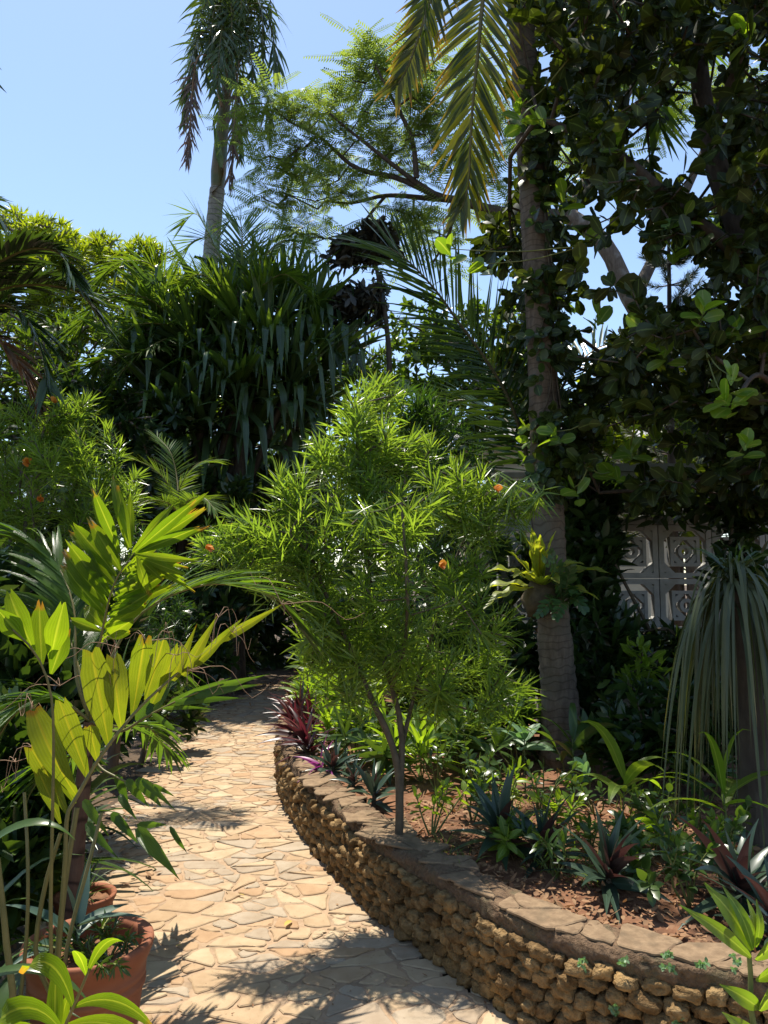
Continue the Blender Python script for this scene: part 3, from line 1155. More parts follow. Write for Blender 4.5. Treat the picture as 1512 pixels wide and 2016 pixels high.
def flower(parent, p, size=.035, d=(0, -.7, .5)):
    mb = MB()
    whorl(mb, np.array([p]), np.array([d], float), 5, .002, .35, .5, size * 1.4, size * .95, pf_obov, 'flower', K=4, droop=.1, fold=.25, jit=.1)
    return mb.build('flower', parent)


def bush(label, blobs, leafkind, L, W, n=14, mat='dark', prof=pf_oval, span=.25, group=None, name='shrub', cat='shrub', base=None, a=(.3, 1.6), K=3, droop=.3, cols=3, up=.6, r_max=.03, stem='stem', fold=.15):
    root, T, A = shrub(name, label, cat, blobs, None, base, group, r_max=r_max, stem=stem)
    foliage(root, T, A, n, span, a[0], a[1], L, W, prof, mat, K=K, droop=droop, cols=cols, up=up, fold=fold)
    return root


def tree(label, blobs, trunk_px, r, mat, L, W, n, group=None, name='tree', cat='tree', prof=pf_lance, span=.2, bark='bark', cols=2, K=2, fold=0., droop=.3, up=.5, d=None, r_tip=.012, extra=None, a=(.2, 1.5)):
    pts = np.array([P(*q) for q in trunk_px])
    base = pts[0].copy()
    base[2] = gz(base[0], base[1])
    pts[0] = base - UP * .1
    root = thing(name, label, cat, base, group)
    tp = resample(pts, 18)
    mb = MB()
    rr = np.linspace(r, r * .35, 18)
    rr[0] *= 1.35
    tube(mb, tp, rr, bark, n=10, rough=.1)
    mb.build('trunk', root)
    T = np.concatenate([blob(*b)[0] for b in blobs])
    mb = MB()
    ch = [(tp[5:], r)]
    for e in (extra or []):
        ep = resample(np.array([P(*q) for q in e[0]]), 12)
        tube(mb, ep, np.linspace(e[1], e[1] * .4, 12), bark, n=8, rough=.1)
        ch.append((ep, e[1]))
    A = grow(mb, ch, T, bark, r_tip=r_tip, r_max=r * .5, step=.7)
    mb.build('limbs', root)
    mb = MB()
    whorl(mb, T, nrm(A + UP * up + .3 * rng.normal(size=A.shape)), n, span, a[0], a[1], L, W, prof, mat, K=K, droop=droop, cols=cols, fold=fold, jit=.3)
    mb.build('crown', root)
    return root, T


def palm(label, trunk_px, r, bark, group=None, name='palm', cat='palm', seg=30, flare=1.35):
    pts = np.array([P(*q) for q in trunk_px])
    base = pts[0].copy()
    base[2] = gz(base[0], base[1])
    pts[0] = base - UP * .06
    root = thing(name, label, cat, base, group)
    tp = resample(pts, seg)
    rr = np.interp(np.linspace(0, 1, seg), np.linspace(0, 1, len(r)), r)
    rr[:3] *= np.array([flare, 1 + (flare - 1) * .6, 1 + (flare - 1) * .25])
    mb = MB()
    k = seg * 6
    tp2, rr2 = resample(pts, k), np.interp(np.linspace(0, 1, k), np.linspace(0, 1, seg), rr)
    tube(mb, tp2, rr2 * (1 + .022 * rng.normal(size=k)), bark, n=18, rough=.06)
    mb.build('trunk', root)
    return root, tp


def pp(*q):
    return [P(*x) for x in q]


# ------------------------------------------------------------------ tall palm at the left
tp_root, tpp = palm('tall palm with drooping crown and pale grey ringed trunk rising beside the strap leaved plant',
                    [(380, 1170, 14.00), (393, 900, 14.00), (403, 700, 14.00), (411, 560, 14.00), (420, 450, 14.00), (428, 372, 14.00)], [.21, .18, .16, .14], 'bark_royal', name='tall_palm')
mb = MB()
tube(mb, resample(pp((428, 376, 14.00), (431, 330, 14.00), (437, 260, 14.00), (446, 180, 14.00), (450, 100, 14.00)), 16), np.interp(np.linspace(0, 1, 16), [0, .12, .5, 1], [.12, .15, .115, .06]), 'shaft', n=12)
mb.build('crownshaft', tp_root)
mb = MB()
blade_px(mb, (412, 384), (425, 288), 12, 'spathe', 13.8, 13.8, bow=-.22, prof=pf_strap, face=(-.8, -.5, .1), K=10)
mb.build('spathe', tp_root)
mb = MB()
blade_px(mb, (436, 330), (419, 238), 14, 'royal', 13.7, 13.6, bow=.05, prof=pf_leaflet, K=6)
mb.build('leaf_spike', tp_root)
cbase = P(446, 215, 14.00)
for q in range(20):
    az = q * 2.4 + .4
    hh = np.array([math.sin(az), math.cos(az), 0])
    lift = .8 + 2.0 * ((q * 7) % 20) / 20
    out = .27 + .26 * rng.random()
    b0 = cbase + UP * (.36 * rng.random() + .22 * (lift - .5))
    ctrl = [b0, b0 + hh * out * .35 + UP * lift * .55, b0 + hh * out * .8 + UP * lift * .98, b0 + hh * out * 1.2 + UP * (lift - .15),
            b0 + hh * out * 1.6 + UP * (lift - .9), b0 + hh * out * 1.75 + UP * (lift - 1.7)]
    frond('frond', tp_root, ctrl, n=44, L=.64, W=.04, skip=.18, mat='royal', a0=60, a1=22, droop=.9, vee=.35, r=.022, start=.2, jit=.2, K=4, cols=2, fold=0, lp=[.7, 1, 1, .8, .4])
frond('frond', tp_root, pp((436, 210, 13.71), (415, 120, 13.56), (392, 110, 13.42), (381, 150, 13.42), (376, 220, 13.42), (370, 315, 13.42)), n=46, L=.44, W=.03, mat='palm_grey', rach='spathe', a0=55, a1=15, droop=.9, vee=.1, r=.022, start=.4, jit=.22, cols=2, fold=0, label='dead brown frond hanging straight down')
frond('frond', tp_root, pp((452, 190, 13.71), (470, 120, 13.64), (463, 200, 13.56), (458, 290, 13.56), (452, 360, 13.56)), n=40, L=.46, W=.027, mat='palm_grey', rach='spathe', a0=45, a1=10, droop=1.2, vee=.1, r=.02, start=.4, jit=.25, cols=2, fold=0, label='withered frond hanging against the crownshaft')
frond('frond', tp_root, pp((450, 120, 13.85), (480, 20, 13.71), (515, 10, 13.56), (535, 60, 13.56), (545, 130, 13.56)), n=30, L=.88, W=.045, mat='royal', a0=50, a1=10, droop=1.6, vee=.1, r=.02, start=.35, jit=.2, cols=2, fold=0)

# ------------------------------------------------------------------ coconut palm at the right
cp_root, cpp = palm('coconut palm with a brown ringed trunk standing in the bed, fern growing on it',
                    [(1112, 1485, 5.65), (1102, 1380, 5.65), (1088, 1200, 5.62), (1079, 1000, 5.6), (1071, 800, 5.6), (1062, 600, 5.6), (1050, 400, 5.6), (1037, 200, 5.6), (1023, 0, 5.6), (1005, -230, 5.6)],
                    [.14, .118, .11, .105, .1, .097, .093], 'bark_coco', name='coconut_palm', seg=40)
K1 = dict(W=.034, mat='coco', rach='rachis', a0=62, a1=22, vee=.05, cols=3, fold=.25, droop=.25, jit=.06, K=4, r=.024)
frond('frond', cp_root, pp((1005, -240, 5.6), (975, -150, 5.5), (955, -40, 5.42), (942, 90, 5.4), (931, 200, 5.4), (925, 300, 5.42), (922, 365, 5.42), (908, 412, 5.42)), n=66, L=.56, up=(.15, -.95, .3), lp=[.5, .85, 1, 1, .95, .8, .45], start=.15, label='long yellowing frond hanging straight down', **K1)
frond('frond', cp_root, pp((1005, -240, 5.6), (930, -220, 5.5), (875, -110, 5.35), (850, -10, 5.3), (828, 60, 5.3), (803, 130, 5.3), (784, 165, 5.3)), n=52, L=.42, up=(.35, -.85, .4), lp=[.4, .8, 1, .9, .8, .6], start=.25, **K1)
frond('frond', cp_root, pp((1005, -240, 5.6), (960, -300, 5.2), (880, -200, 4.9), (843, -60, 4.9), (836, 60, 4.9)), n=40, L=.32, up=(.9, -.3, .3), lp=[.3, .7, 1, .9, .8, .5], start=.3, W=.03, mat='palm_dark', droop=.9, cols=2, fold=0, r=.022)
frond('frond', cp_root, pp((1005, -240, 5.6), (1090, -260, 5.7), (1190, -80, 5.9), (1250, 60, 6.1), (1290, 180, 6.2), (1300, 250, 6.2)), n=44, L=.6, up=(-.3, -.8, .5), **{**K1, 'mat': 'palm_mid'})
frond('frond', cp_root, pp((1005, -240, 5.6), (1060, -300, 5.9), (1130, -60, 6.4), (1165, 90, 6.6), (1180, 230, 6.7)), n=44, L=.6, up=(-.2, -.8, .5), **K1)
for az in (.9, 2.2):
    frond('frond', cp_root, arch(P(1005, -240, 5.6), az, 3.4, .9, 1.0), n=40, L=.6, **{**K1, 'mat': 'palm_mid'})

# feather palm behind it: the big arching frond in the middle of the photograph
fp_root, _ = palm('palm with one great dark frond arching up left behind the coconut trunk', [(1092, 1420, 6.3), (1085, 1250, 6.3), (1068, 1080, 6.25), (1050, 960, 6.2)], [.1, .09, .075, .05], 'bark_dark', name='feather_palm', seg=10)
K2 = dict(W=.026, mat='palm_dark', rach='rachis_dark', a0=78, a1=30, vee=.12, cols=3, fold=.25, droop=.18, jit=.05, K=4, r=.02)
frond('frond', fp_root, pp((1050, 965, 6.2), (1030, 870, 6.1), (1000, 782, 6.0), (952, 702, 5.9), (905, 638, 5.8), (858, 572, 5.7), (805, 515, 5.65), (765, 487, 5.65)), n=58, L=.86, up=(.25, -.85, .55), lp=[.5, .75, .95, 1, 1, .95, .8, .6], start=.1, **K2)
frond('frond', fp_root, pp((1050, 965, 6.2), (1075, 850, 6.3), (1120, 740, 6.5), (1190, 680, 6.7), (1270, 690, 6.8)), n=40, L=.7, up=(-.2, -.6, .8), **K2)
frond('frond', fp_root, pp((1050, 965, 6.2), (1020, 860, 6.6), (960, 800, 6.9), (890, 790, 7.1), (840, 830, 7.2)), n=40, L=.7, **K2)
frond('frond', fp_root, pp((1050, 965, 6.2), (1085, 880, 5.95), (1105, 835, 5.85), (1125, 870, 5.8), (1120, 915, 5.8)), n=26, L=.25, W=.02, mat='palm_dead', rach='spathe', droop=.9, r=.012, label='small dry frond')

# palms at the left edge
lp_root, _ = palm('palm with dark glossy fronds arching in from the left edge', [(-190, 1200, 6.2), (-185, 1000, 6.2), (-170, 800, 6.2), (-150, 660, 6.2)], [.13, .11, .1], 'bark_coco', name='palm')
K3 = dict(W=.044, mat='palm_dark', rach='rachis', a0=58, a1=25, vee=.3, cols=3, fold=.25, droop=.35, jit=.07, K=4, r=.02)
b_ = (-150, 655, 6.2)
frond('frond', lp_root, pp(b_, (-90, 570, 6.0), (-10, 520, 5.8), (60, 490, 5.7), (115, 498, 5.65), (140, 540, 5.6)), n=76, L=.44, lp=[.6, 1, 1, .9, .6], start=.1, **K3)
frond('frond', lp_root, pp(b_, (-60, 600, 6.2), (20, 565, 6.2), (100, 562, 6.2), (160, 580, 6.2), (205, 640, 6.2)), n=76, L=.44, lp=[.6, 1, 1, .9, .6], start=.1, **K3)
frond('frond', lp_root, pp(b_, (-60, 620, 5.7), (10, 600, 5.6), (60, 640, 5.5), (85, 705, 5.5), (92, 760, 5.5)), n=50, L=.4, lp=[.6, 1, 1, .9, .6], start=.1, **K3)
frond('frond', lp_root, pp(b_, (-80, 650, 5.8), (-20, 660, 5.75), (25, 700, 5.7), (55, 755, 5.7), (75, 810, 5.7)), n=50, L=.42, lp=[.6, 1, 1, .9, .6], start=.1, label='dead brown frond hanging down', **{**K3, 'mat': 'palm_dead'})
frond('frond', lp_root, pp(b_, (-130, 500, 6.2), (-90, 400, 6.2), (-40, 380, 6.2), (-5, 420, 6.2)), n=46, L=.4, **K3)
frond('frond', lp_root, pp(b_, (-220, 560, 6.4), (-300, 520, 6.5), (-370, 600, 6.5)), n=40, L=.4, **K3)
l2_root, _ = palm('palm out of sight on the left whose leaf tips poke into the sky', [(-420, 1300, 4.6), (-400, 800, 4.6), (-370, 200, 4.6), (-350, -150, 4.6)], [.15, .12, .1], 'bark_coco', name='palm')
frond('frond', l2_root, pp((-350, -150, 4.6), (-230, -230, 4.5), (-120, -120, 4.4), (-85, 60, 4.4), (-75, 200, 4.4), (-70, 330, 4.4), (-60, 420, 4.4)), n=46, L=.36, up=(.2, -.9, .3), **{**K3, 'vee': .05, 'skip': .15, 'a0': 55})
frond('frond', l2_root, pp((-350, -150, 4.6), (-200, -300, 4.8), (-60, -260, 4.9), (20, -140, 4.9), (30, -70, 4.9)), n=40, L=.3, **K3)
frond('frond', l2_root, pp((-350, -150, 4.6), (-480, -250, 4.6), (-620, -100, 4.6)), n=40, L=.4, **K3)

# palms in the middle distance at the left
m1_root, _ = palm('green palm with a frond leaning over towards the strap leaved plant', [(290, 1160, 12.40), (320, 950, 12.40), (345, 760, 12.40), (350, 660, 12.40)], [.13, .115, .1], 'bark_dark', name='palm')
K4 = dict(W=.024, mat='palm_mid', rach='rachis', a0=60, a1=25, vee=.25, cols=2, fold=0, droop=.35, jit=.07, K=3, r=.016)
b_ = (350, 660, 12.40)
for c in [((345, 600, 12.12), (320, 545, 11.85), (285, 515, 11.71), (230, 520, 11.57), (190, 555, 11.57)), ((310, 600, 11.85), (250, 580, 11.44), (190, 600, 11.30), (150, 650, 11.30)), ((330, 640, 11.57), (270, 640, 11.30), (215, 680, 11.02), (185, 730, 11.02)),
          ((320, 670, 11.44), (270, 700, 11.02), (235, 740, 10.88), (215, 790, 10.88)), ((390, 600, 12.12), (420, 590, 11.85), (445, 640, 11.71)), ((365, 580, 12.81), (400, 530, 12.95), (450, 540, 13.09)), ((300, 690, 11.30), (225, 700, 10.88), (170, 720, 10.88))]:
    frond('frond', m1_root, pp(b_, *c), n=46, L=.66, **{**K4, 'W': .034})
m2_root, _ = palm('sunny palm top showing above the strap leaved plant against the sky', [(470, 1150, 12), (472, 900, 12), (474, 700, 12), (476, 590, 12)], [.12, .1, .09], 'bark_dark', name='palm')
b_ = (476, 590, 12)
for c in [((440, 520, 12), (408, 455, 12), (385, 420, 12), (362, 440, 12)), ((478, 500, 12), (474, 440, 12), (462, 425, 12), (445, 445, 12)), ((510, 520, 12), (545, 480, 12), (575, 475, 12), (592, 510, 12)),
          ((450, 500, 12.4), (420, 470, 12.6), (380, 475, 12.7), (345, 520, 12.7)), ((500, 500, 12.5), (520, 455, 12.6), (560, 450, 12.8)), ((430, 560, 11.6), (390, 540, 11.5), (350, 570, 11.5)), ((520, 560, 11.6), (560, 540, 11.5), (600, 570, 11.5))]:
    frond('frond', m2_root, pp(b_, *c), n=40, L=.62, **{**K4, 'W': .03, 'droop': .2})
m3_root, _ = palm('small green palm with two upright arching fronds below the strap leaved plant', [(225, 1240, 6.4), (270, 1120, 6.4), (330, 1040, 6.4), (352, 1010, 6.4)], [.04, .035, .03], 'bark_dark', name='palm', seg=8)
b_ = (352, 1010, 6.4)
for c in [((335, 960, 6.4), (305, 925, 6.35), (265, 905, 6.3), (240, 900, 6.3)), ((352, 965, 6.4), (372, 930, 6.4), (395, 910, 6.45), (425, 905, 6.45)), ((330, 990, 6.2), (295, 985, 6.1), (262, 1000, 6.0)), ((372, 985, 6.2), (400, 980, 6.1), (425, 1005, 6.0)), ((348, 940, 6.6), (335, 890, 6.7), (310, 860, 6.8))]:
    frond('frond', m3_root, pp(b_, *c), n=38, L=.24, W=.013, mat='palm_mid', rach='rachis', a0=68, a1=30, vee=.2, cols=2, fold=0, droop=.2, jit=.04, K=3, r=.008)

# ------------------------------------------------------------------ strap leaved plant (many heads)
pd_root = thing('strap_leaf_plant', 'huge dark plant with folded hanging strap leaves beneath the tall palm', 'plant', (P(385, 1000, 12.5)[0], 12.5, 0))
heads = [(480, 655, 7.7, 0.0), (565, 605, 8.1, .1), (425, 650, 8.0, -.3), (610, 640, 8.3, .4), (500, 600, 8.5, 0), (385, 690, 7.7, -.5), (640, 720, 8.1, .5), (470, 770, 7.5, -.1), (570, 760, 7.6, .2), (350, 760, 7.9, -.5), (530, 690, 7.5, .1), (445, 625, 8.6, -.2), (330, 640, 7.9, -.5), (300, 730, 7.6, -.6), (345, 830, 7.4, -.5), (400, 830, 7.6, -.3), (500, 860, 7.9, 0), (600, 820, 8.2, .3)]
pb = np.array([P(385, 1000, 12.5)[0], 12.5, -.05])
for (px, py, d, lean) in heads:
    d += 4.3
    c = P(px, py, d)
    mb = MB()
    tube(mb, resample([pb + np.array([lean * .5, (d - 12.5) * .5, 0]), pb * .55 + c * .45 + np.array([lean * .4 - .15, 0, .35]), c], 12), np.linspace(.08, .05, 12), 'bark_dark', n=8, rough=.1)
    mb.build('trunk', pd_root)
    mb = MB()
    n = 40
    fr = (np.arange(n) + .5) / n
    phi = np.arange(n) * 2.4 + rng.random() * 6
    ang = .2 + 1.6 * fr + rng.normal(size=n) * .2
    ax = nrm(np.array([lean, (d - 12.4) * .5 - .1, 1.0]))
    x = nrm(np.cross(ax, [0, 1, 0.1]))
    y = np.cross(ax, x)
    D = np.cos(ang)[:, None] * ax + np.sin(ang)[:, None] * (np.cos(phi)[:, None] * x + np.sin(phi)[:, None] * y)
    kk = np.where(rng.random(n) < .6, .4 + .36 * rng.random(n), 2.0)
    blades(mb, c - ax * (fr * .25)[:, None], D, ax + .15 * rng.normal(size=(n, 3)), 1.0 + .75 * rng.random(n), .09 + .035 * rng.random(n), pf_strap, 'pandan', K=16, droop=.3 + .6 * rng.random(n), fold=.32, kink=kk)
    q_ = rng.random(16)
    blades(mb, np.repeat(c[None], 16, 0), nrm(ax + .75 * rand_dirs(16) + np.array([0, -.35, 0])), ax + .2 * rng.normal(size=(16, 3)), 1.0 + .5 * q_, .085, pf_strap, 'pandan_lit', K=14, droop=.3, fold=.35, kink=.5 + .9 * rng.random(16))  # leaves painted in the lit tone for the highlights on each head
    if px in (480, 425, 530):
        blades(mb, np.repeat(c[None], 9, 0), nrm(np.c_[rng.normal(size=9) * .6 - .25, -.5 * rng.random(9), .5 + rng.random(9)]), np.array([0, -1, .4]), 1.1, .08, pf_leaflet, 'pandan_lit', K=6, droop=.15, fold=.4)
    mb.build('leaf_head', pd_root)
mb = MB()
n = 60
hh = np.array([P(px, py + 25, d + 4.3) for px, py, d, _ in heads])[rng.integers(0, len(heads), n)] + rng.normal(size=(n, 3)) * .1
blades(mb, hh, np.c_[rng.normal(size=(n, 2)), -.5 * np.ones(n)], UP, 1.3 + .6 * rng.random(n), .065, pf_strap, 'pandan', K=7, droop=3.0, p=.5, fold=.3)
mb.build('hanging_leaves', pd_root)

# ------------------------------------------------------------------ feathery flame tree
FD = 1.4


def ppf(*q):
    return [P(x, y, d * FD) for x, y, d in q]


fl_pts = ppf((1378, 1180, 8.4), (1368, 1000, 8.4), (1352, 850, 8.4), (1330, 740, 8.4), (1245, 595, 8.3), (1190, 480, 8.3), (1120, 425, 8.4))
b0 = fl_pts[0].copy()
b0[2] = gz(b0[0], b0[1])
fl_pts[0] = b0 - UP * .05
fl_root = thing('flame_tree', 'feathery leaved tree with dark limbs spreading across the sky from a leaning trunk', 'tree', b0)
tpf = resample(np.array(fl_pts), 24)
mb = MB()
tube(mb, tpf, np.linspace(.19, .13, 24), 'bark', n=12, rough=.08)
mb.build('trunk', fl_root)
limbs = [([(1120, 425, 8.4), (1000, 420, 8.6), (905, 395, 8.7), (860, 385, 8.7), (800, 345, 8.7)], .085),
         ([(905, 395, 8.7), (840, 390, 8.9), (760, 385, 9.1), (690, 400, 9.3), (640, 395, 9.4)], .04),
         ([(860, 385, 8.7), (780, 350, 8.8), (700, 330, 8.9), (630, 270, 9.0), (570, 240, 9.1)], .04),
         ([(800, 345, 8.7), (730, 290, 8.6), (680, 250, 8.6), (640, 215, 8.6)], .03),
         ([(820, 350, 8.6), (810, 270, 8.5), (770, 190, 8.4), (740, 130, 8.4)], .035),
         ([(1120, 425, 8.4), (1180, 300, 8.8), (1240, 180, 9.1), (1290, 90, 9.3)], .07),
         ([(1245, 595, 8.3), (1330, 420, 8.9), (1400, 260, 9.3), (1440, 120, 9.6)], .075),
         ([(900, 398, 8.7), (880, 470, 8.9), (850, 520, 9.0)], .03), ([(760, 385, 9.1), (700, 450, 9.3), (640, 470, 9.4)], .02)]
mb = MB()
ch = [(tpf[8:], .12)]
for pxs, r in limbs:
    c = resample(np.array(ppf(*pxs)), 16)
    tube(mb, c, np.linspace(r * FD, r * FD * .35, 16), 'bark_dark', n=8, rough=.1)
    ch.append((c, r))
fb = [(500, 230, 9.2, 45, 22, 11), (560, 215, 9.1, 60, 30, 16), (625, 225, 9.0, 55, 40, 16), (545, 325, 9.2, 45, 22, 10), (600, 320, 9.1, 60, 30, 14), (640, 285, 9.0, 60, 30, 12), (690, 175, 8.8, 45, 30, 12),
      (720, 105, 8.6, 40, 26, 10), (760, 130, 8.6, 40, 30, 10), (790, 200, 8.5, 50, 50, 14), (730, 250, 8.7, 60, 40, 14), (540, 385, 9.3, 40, 25, 9), (600, 395, 9.3, 50, 25, 10), (680, 370, 9.0, 60, 30, 12),
      (595, 470, 9.4, 40, 22, 9), (560, 450, 9.4, 25, 15, 4), (760, 320, 8.8, 50, 40, 12), (830, 300, 8.7, 50, 50, 13), (850, 230, 8.6, 50, 60, 14), (860, 130, 8.6, 60, 60, 14), (850, 430, 8.9, 70, 35, 15), (760, 430, 9.0, 60, 35, 13),
      (930, 340, 8.7, 60, 60, 14), (980, 250, 8.8, 60, 70, 14), (960, 120, 9.0, 60, 60, 10), (1000, 380, 8.7, 50, 40, 10), (1250, 110, 9.3, 70, 60, 14), (1320, 190, 9.4, 60, 60, 14), (1420, 180, 9.6, 70, 60, 16), (1300, 260, 9.2, 50, 40, 7), (1450, 280, 9.5, 60, 60, 10),
      (1100, 300, 9.0, 90, 80, 16), (880, 500, 9.0, 50, 30, 8), (1180, 30, 9.4, 80, 50, 12), (790, 470, 9.2, 40, 30, 7)]
fb = [(x, y, d * FD, rx, ry * .8, max(4, int(n_ * .72))) for x, y, d, rx, ry, n_ in fb]
T = np.concatenate([blob(*b)[0] for b in fb])
A = grow(mb, ch, T, 'bark_dark', r_tip=.009, r_max=.06, step=.6, sag=.1)
mb.build('limbs', fl_root)
mb = MB()
nl = 5
T2 = np.repeat(T, nl, 0)
ph = rng.random(len(T2)) * 6.28
D = nrm(np.c_[np.cos(ph), np.sin(ph), .15 + .35 * rng.normal(size=len(T2))] + .35 * np.repeat(A, nl, 0))
Lf = .40 + .22 * rng.random(len(T2))
B0 = T2 + .13 * rng.normal(size=T2.shape)
S_ = nrm(np.cross(D, UP + .2 * rng.normal(size=D.shape)))
NP = 12
rn = rng.random(len(T2))
cones(mb, B0, B0 + D * Lf[:, None] - UP * .1 * Lf[:, None], np.full(len(T2), .003), np.full(len(T2), .001), 'rachis', n=3)
for q in range(NP):
    u = .12 + .88 * q / (NP - 1)
    b = B0 + D * (Lf * u)[:, None] - UP * (.1 * Lf * u * u)[:, None]
    ln = .118 * (.45 + .55 * math.sin(math.pi * (.15 + .8 * u)))
    for sg in (-1, 1):
        d = D * .55 + S_ * sg * .85 - UP * .15
        blades(mb, b, d, np.cross(S_, D), ln * (.85 + .3 * rng.random(len(b))), .027, pf_oval, 'flame', K=2, droop=.3, cols=2, rnd=rn)
mb.build('crown', fl_root)

# ------------------------------------------------------------------ big broad leaved tree over the right side
rt_base = P(1660, 1560, 4.9)
rt_base[2] = gz(rt_base[0], rt_base[1])
rt_root = thing('broad_leaved_tree', 'large tree with dark rounded leathery leaves filling the upper right of the view', 'tree', rt_base)
rt_ch = [(np.array([rt_base - UP * .1] + pp((1650, 1200, 4.95), (1600, 900, 5.0), (1480, 520, 5.2), (1400, 290, 5.5), (1372, 90, 5.7), (1360, -160, 6.0))), [.12, .055]),
         (np.array(pp((1600, 900, 5.0), (1420, 800, 5.8), (1290, 740, 6.2), (1190, 700, 6.4))), [.045, .012]),
         (np.array(pp((1480, 520, 5.2), (1330, 400, 5.1), (1210, 300, 5.1), (1060, 230, 5.2))), [.055, .018]),
         (np.array(pp((1395, 290, 5.5), (1430, 180, 5.2), (1480, 60, 5.0))), [.04, .02]),
         (np.array(pp((1605, 920, 4.95), (1420, 930, 5.6), (1300, 960, 6.0), (1180, 970, 6.1))), [.04, .015]),
         (np.array(pp((1590, 860, 5.0), (1500, 740, 4.6), (1440, 800, 4.3))), [.025, .01])]
mb = MB()
ch2 = []
for n_, (c, r) in enumerate(rt_ch):
    cc = resample(c, 20)
    rr = np.linspace(r[0], r[1], 20)
    if n_ == 0:
        tube(mb, cc, rr, 'bark_dark', n=12, rough=.1)
        mb.build('trunk', rt_root)
        mb = MB()
    else:
        tube(mb, cc, rr, 'bark_dark', n=8, rough=.1)
    ch2.append((cc[5:] if n_ == 0 else cc, r[0]))
LB = [(-150, 1000), (60, 1015), (130, 1020), (200, 1000), (300, 1030), (400, 1000), (440, 950), (500, 935), (540, 960), (620, 990), (700, 970), (780, 985), (860, 1050), (930, 1120), (1010, 1180)]
gaps = [(1335, 250, 45, 60, .06), (1300, 310, 60, 40, .12), (1400, 160, 45, 45, .12), (1480, 120, 40, 40, .15), (1385, 340, 45, 45, .12), (1265, 205, 40, 50, .3), (1190, 560, 48, 75, .03), (1160, 600, 40, 60, .08),
        (1180, 440, 28, 34, .05), (1245, 500, 30, 60, .05), (1150, 680, 40, 25, .15), (1320, 545, 60, 55, .18), (1270, 885, 95, 42, .16), (1150, 400, 30, 30, .3), (1360, 1040, 130, 45, .12), (1215, 420, 50, 40, .35), (1060, 120, 40, 60, .4)]
T = []
while len(T) < 1600:
    px, py = rng.uniform(870, 1640), rng.uniform(-170, 1000)
    if px < np.interp(py, [a for a, _ in LB], [b for _, b in LB]):
        continue
    if py > 930 and px < 1230:
        continue
    keep = 1.0
    for gx, gy, rx, ry, kp in gaps:
        if ((px - gx) / rx) ** 2 + ((py - gy) / ry) ** 2 < 1.5:
            keep = min(keep, kp)
    if rng.random() > keep:
        continue
    d = rng.uniform(4.4, 6.9) if py < 700 else rng.uniform(5.0, 6.6)
    if px < 1130 and py > 150:
        if rng.random() < .45:
            continue
        d = rng.uniform(5.85, 6.9)
    T.append(P(px, py, d))
T = np.array(T)
A = grow(mb, ch2, T, 'bark_dark', r_tip=.0045, r_max=.04, step=.3, sag=.08)
mb.build('limbs', rt_root)
mb = MB()
whorl(mb, T, nrm(A + .35 * rng.normal(size=A.shape)), 10, .17, .35, 1.5, .112, .066, pf_obov, 'round', K=4, droop=.35, fold=.18, jit=.35, Lj=.9)
mb.build('crown', rt_root)
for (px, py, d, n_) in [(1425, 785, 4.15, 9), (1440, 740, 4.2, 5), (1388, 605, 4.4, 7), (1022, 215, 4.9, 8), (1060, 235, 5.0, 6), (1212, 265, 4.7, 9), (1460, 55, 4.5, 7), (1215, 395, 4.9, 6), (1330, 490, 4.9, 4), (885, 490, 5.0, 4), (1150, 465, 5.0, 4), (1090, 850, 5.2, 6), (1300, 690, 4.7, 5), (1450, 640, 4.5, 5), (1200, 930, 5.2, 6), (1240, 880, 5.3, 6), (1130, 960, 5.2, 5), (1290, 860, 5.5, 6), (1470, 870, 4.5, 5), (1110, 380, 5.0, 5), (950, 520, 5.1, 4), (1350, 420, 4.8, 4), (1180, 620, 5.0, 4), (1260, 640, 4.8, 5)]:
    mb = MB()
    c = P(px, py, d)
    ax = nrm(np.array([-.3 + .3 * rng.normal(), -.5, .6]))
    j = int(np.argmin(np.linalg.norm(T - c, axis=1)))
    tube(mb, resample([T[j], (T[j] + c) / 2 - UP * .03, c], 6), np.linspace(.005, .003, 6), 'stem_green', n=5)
    whorl(mb, c[None], ax[None], n_, .12, .4, 1.5, .14, .085, pf_obov, 'round_lit', K=6, droop=.35, fold=.2, jit=.3)  # clusters in the painted sunlit tone, standing in for sun patches
    mb.build('sunlit_tone_shoot', rt_root)

# conifer between them
cf_pts = [(1322, 1100, 7.6), (1320, 800, 7.6), (1318, 600, 7.6), (1316, 440, 7.6)]
cb = P(*cf_pts[0])
cb[2] = gz(cb[0], cb[1])
cf = thing('conifer', 'dark spiky conifer seen against a patch of sky beyond the leaning pale trunk', 'tree', cb)
cp_ = resample(np.array([cb - UP * .05] + pp(*cf_pts[1:])), 24)
mb = MB()
tube(mb, cp_, np.linspace(.07, .015, 24), 'bark_dark', n=8)
mb.build('trunk', cf)
mb = MB()
bb = MB()
for q in range(90):
    u = .35 + .65 * rng.random()
    b = cp_[int(u * 23)]
    az = rng.random() * 6.28
    ln = (1.05 - u) * 1.3 + .1
    tipd = nrm(np.array([math.sin(az), math.cos(az), .35]))
    c = resample([b, b + tipd * ln * .5 - UP * .03, b + tipd * ln + UP * .12 * ln], 8)
    tube(bb, c, np.linspace(.008, .003, 8), 'bark_dark', n=4)
    t_ = c[2:]
    whorl(mb, t_, nrm(np.gradient(t_, axis=0)), 34, ln / 7, .5, .9, .085, .005, pf_linear, 'needle', K=2, cols=2, fold=0, droop=.1, jit=.2)
bb.build('branches', cf)
mb.build('needles', cf)

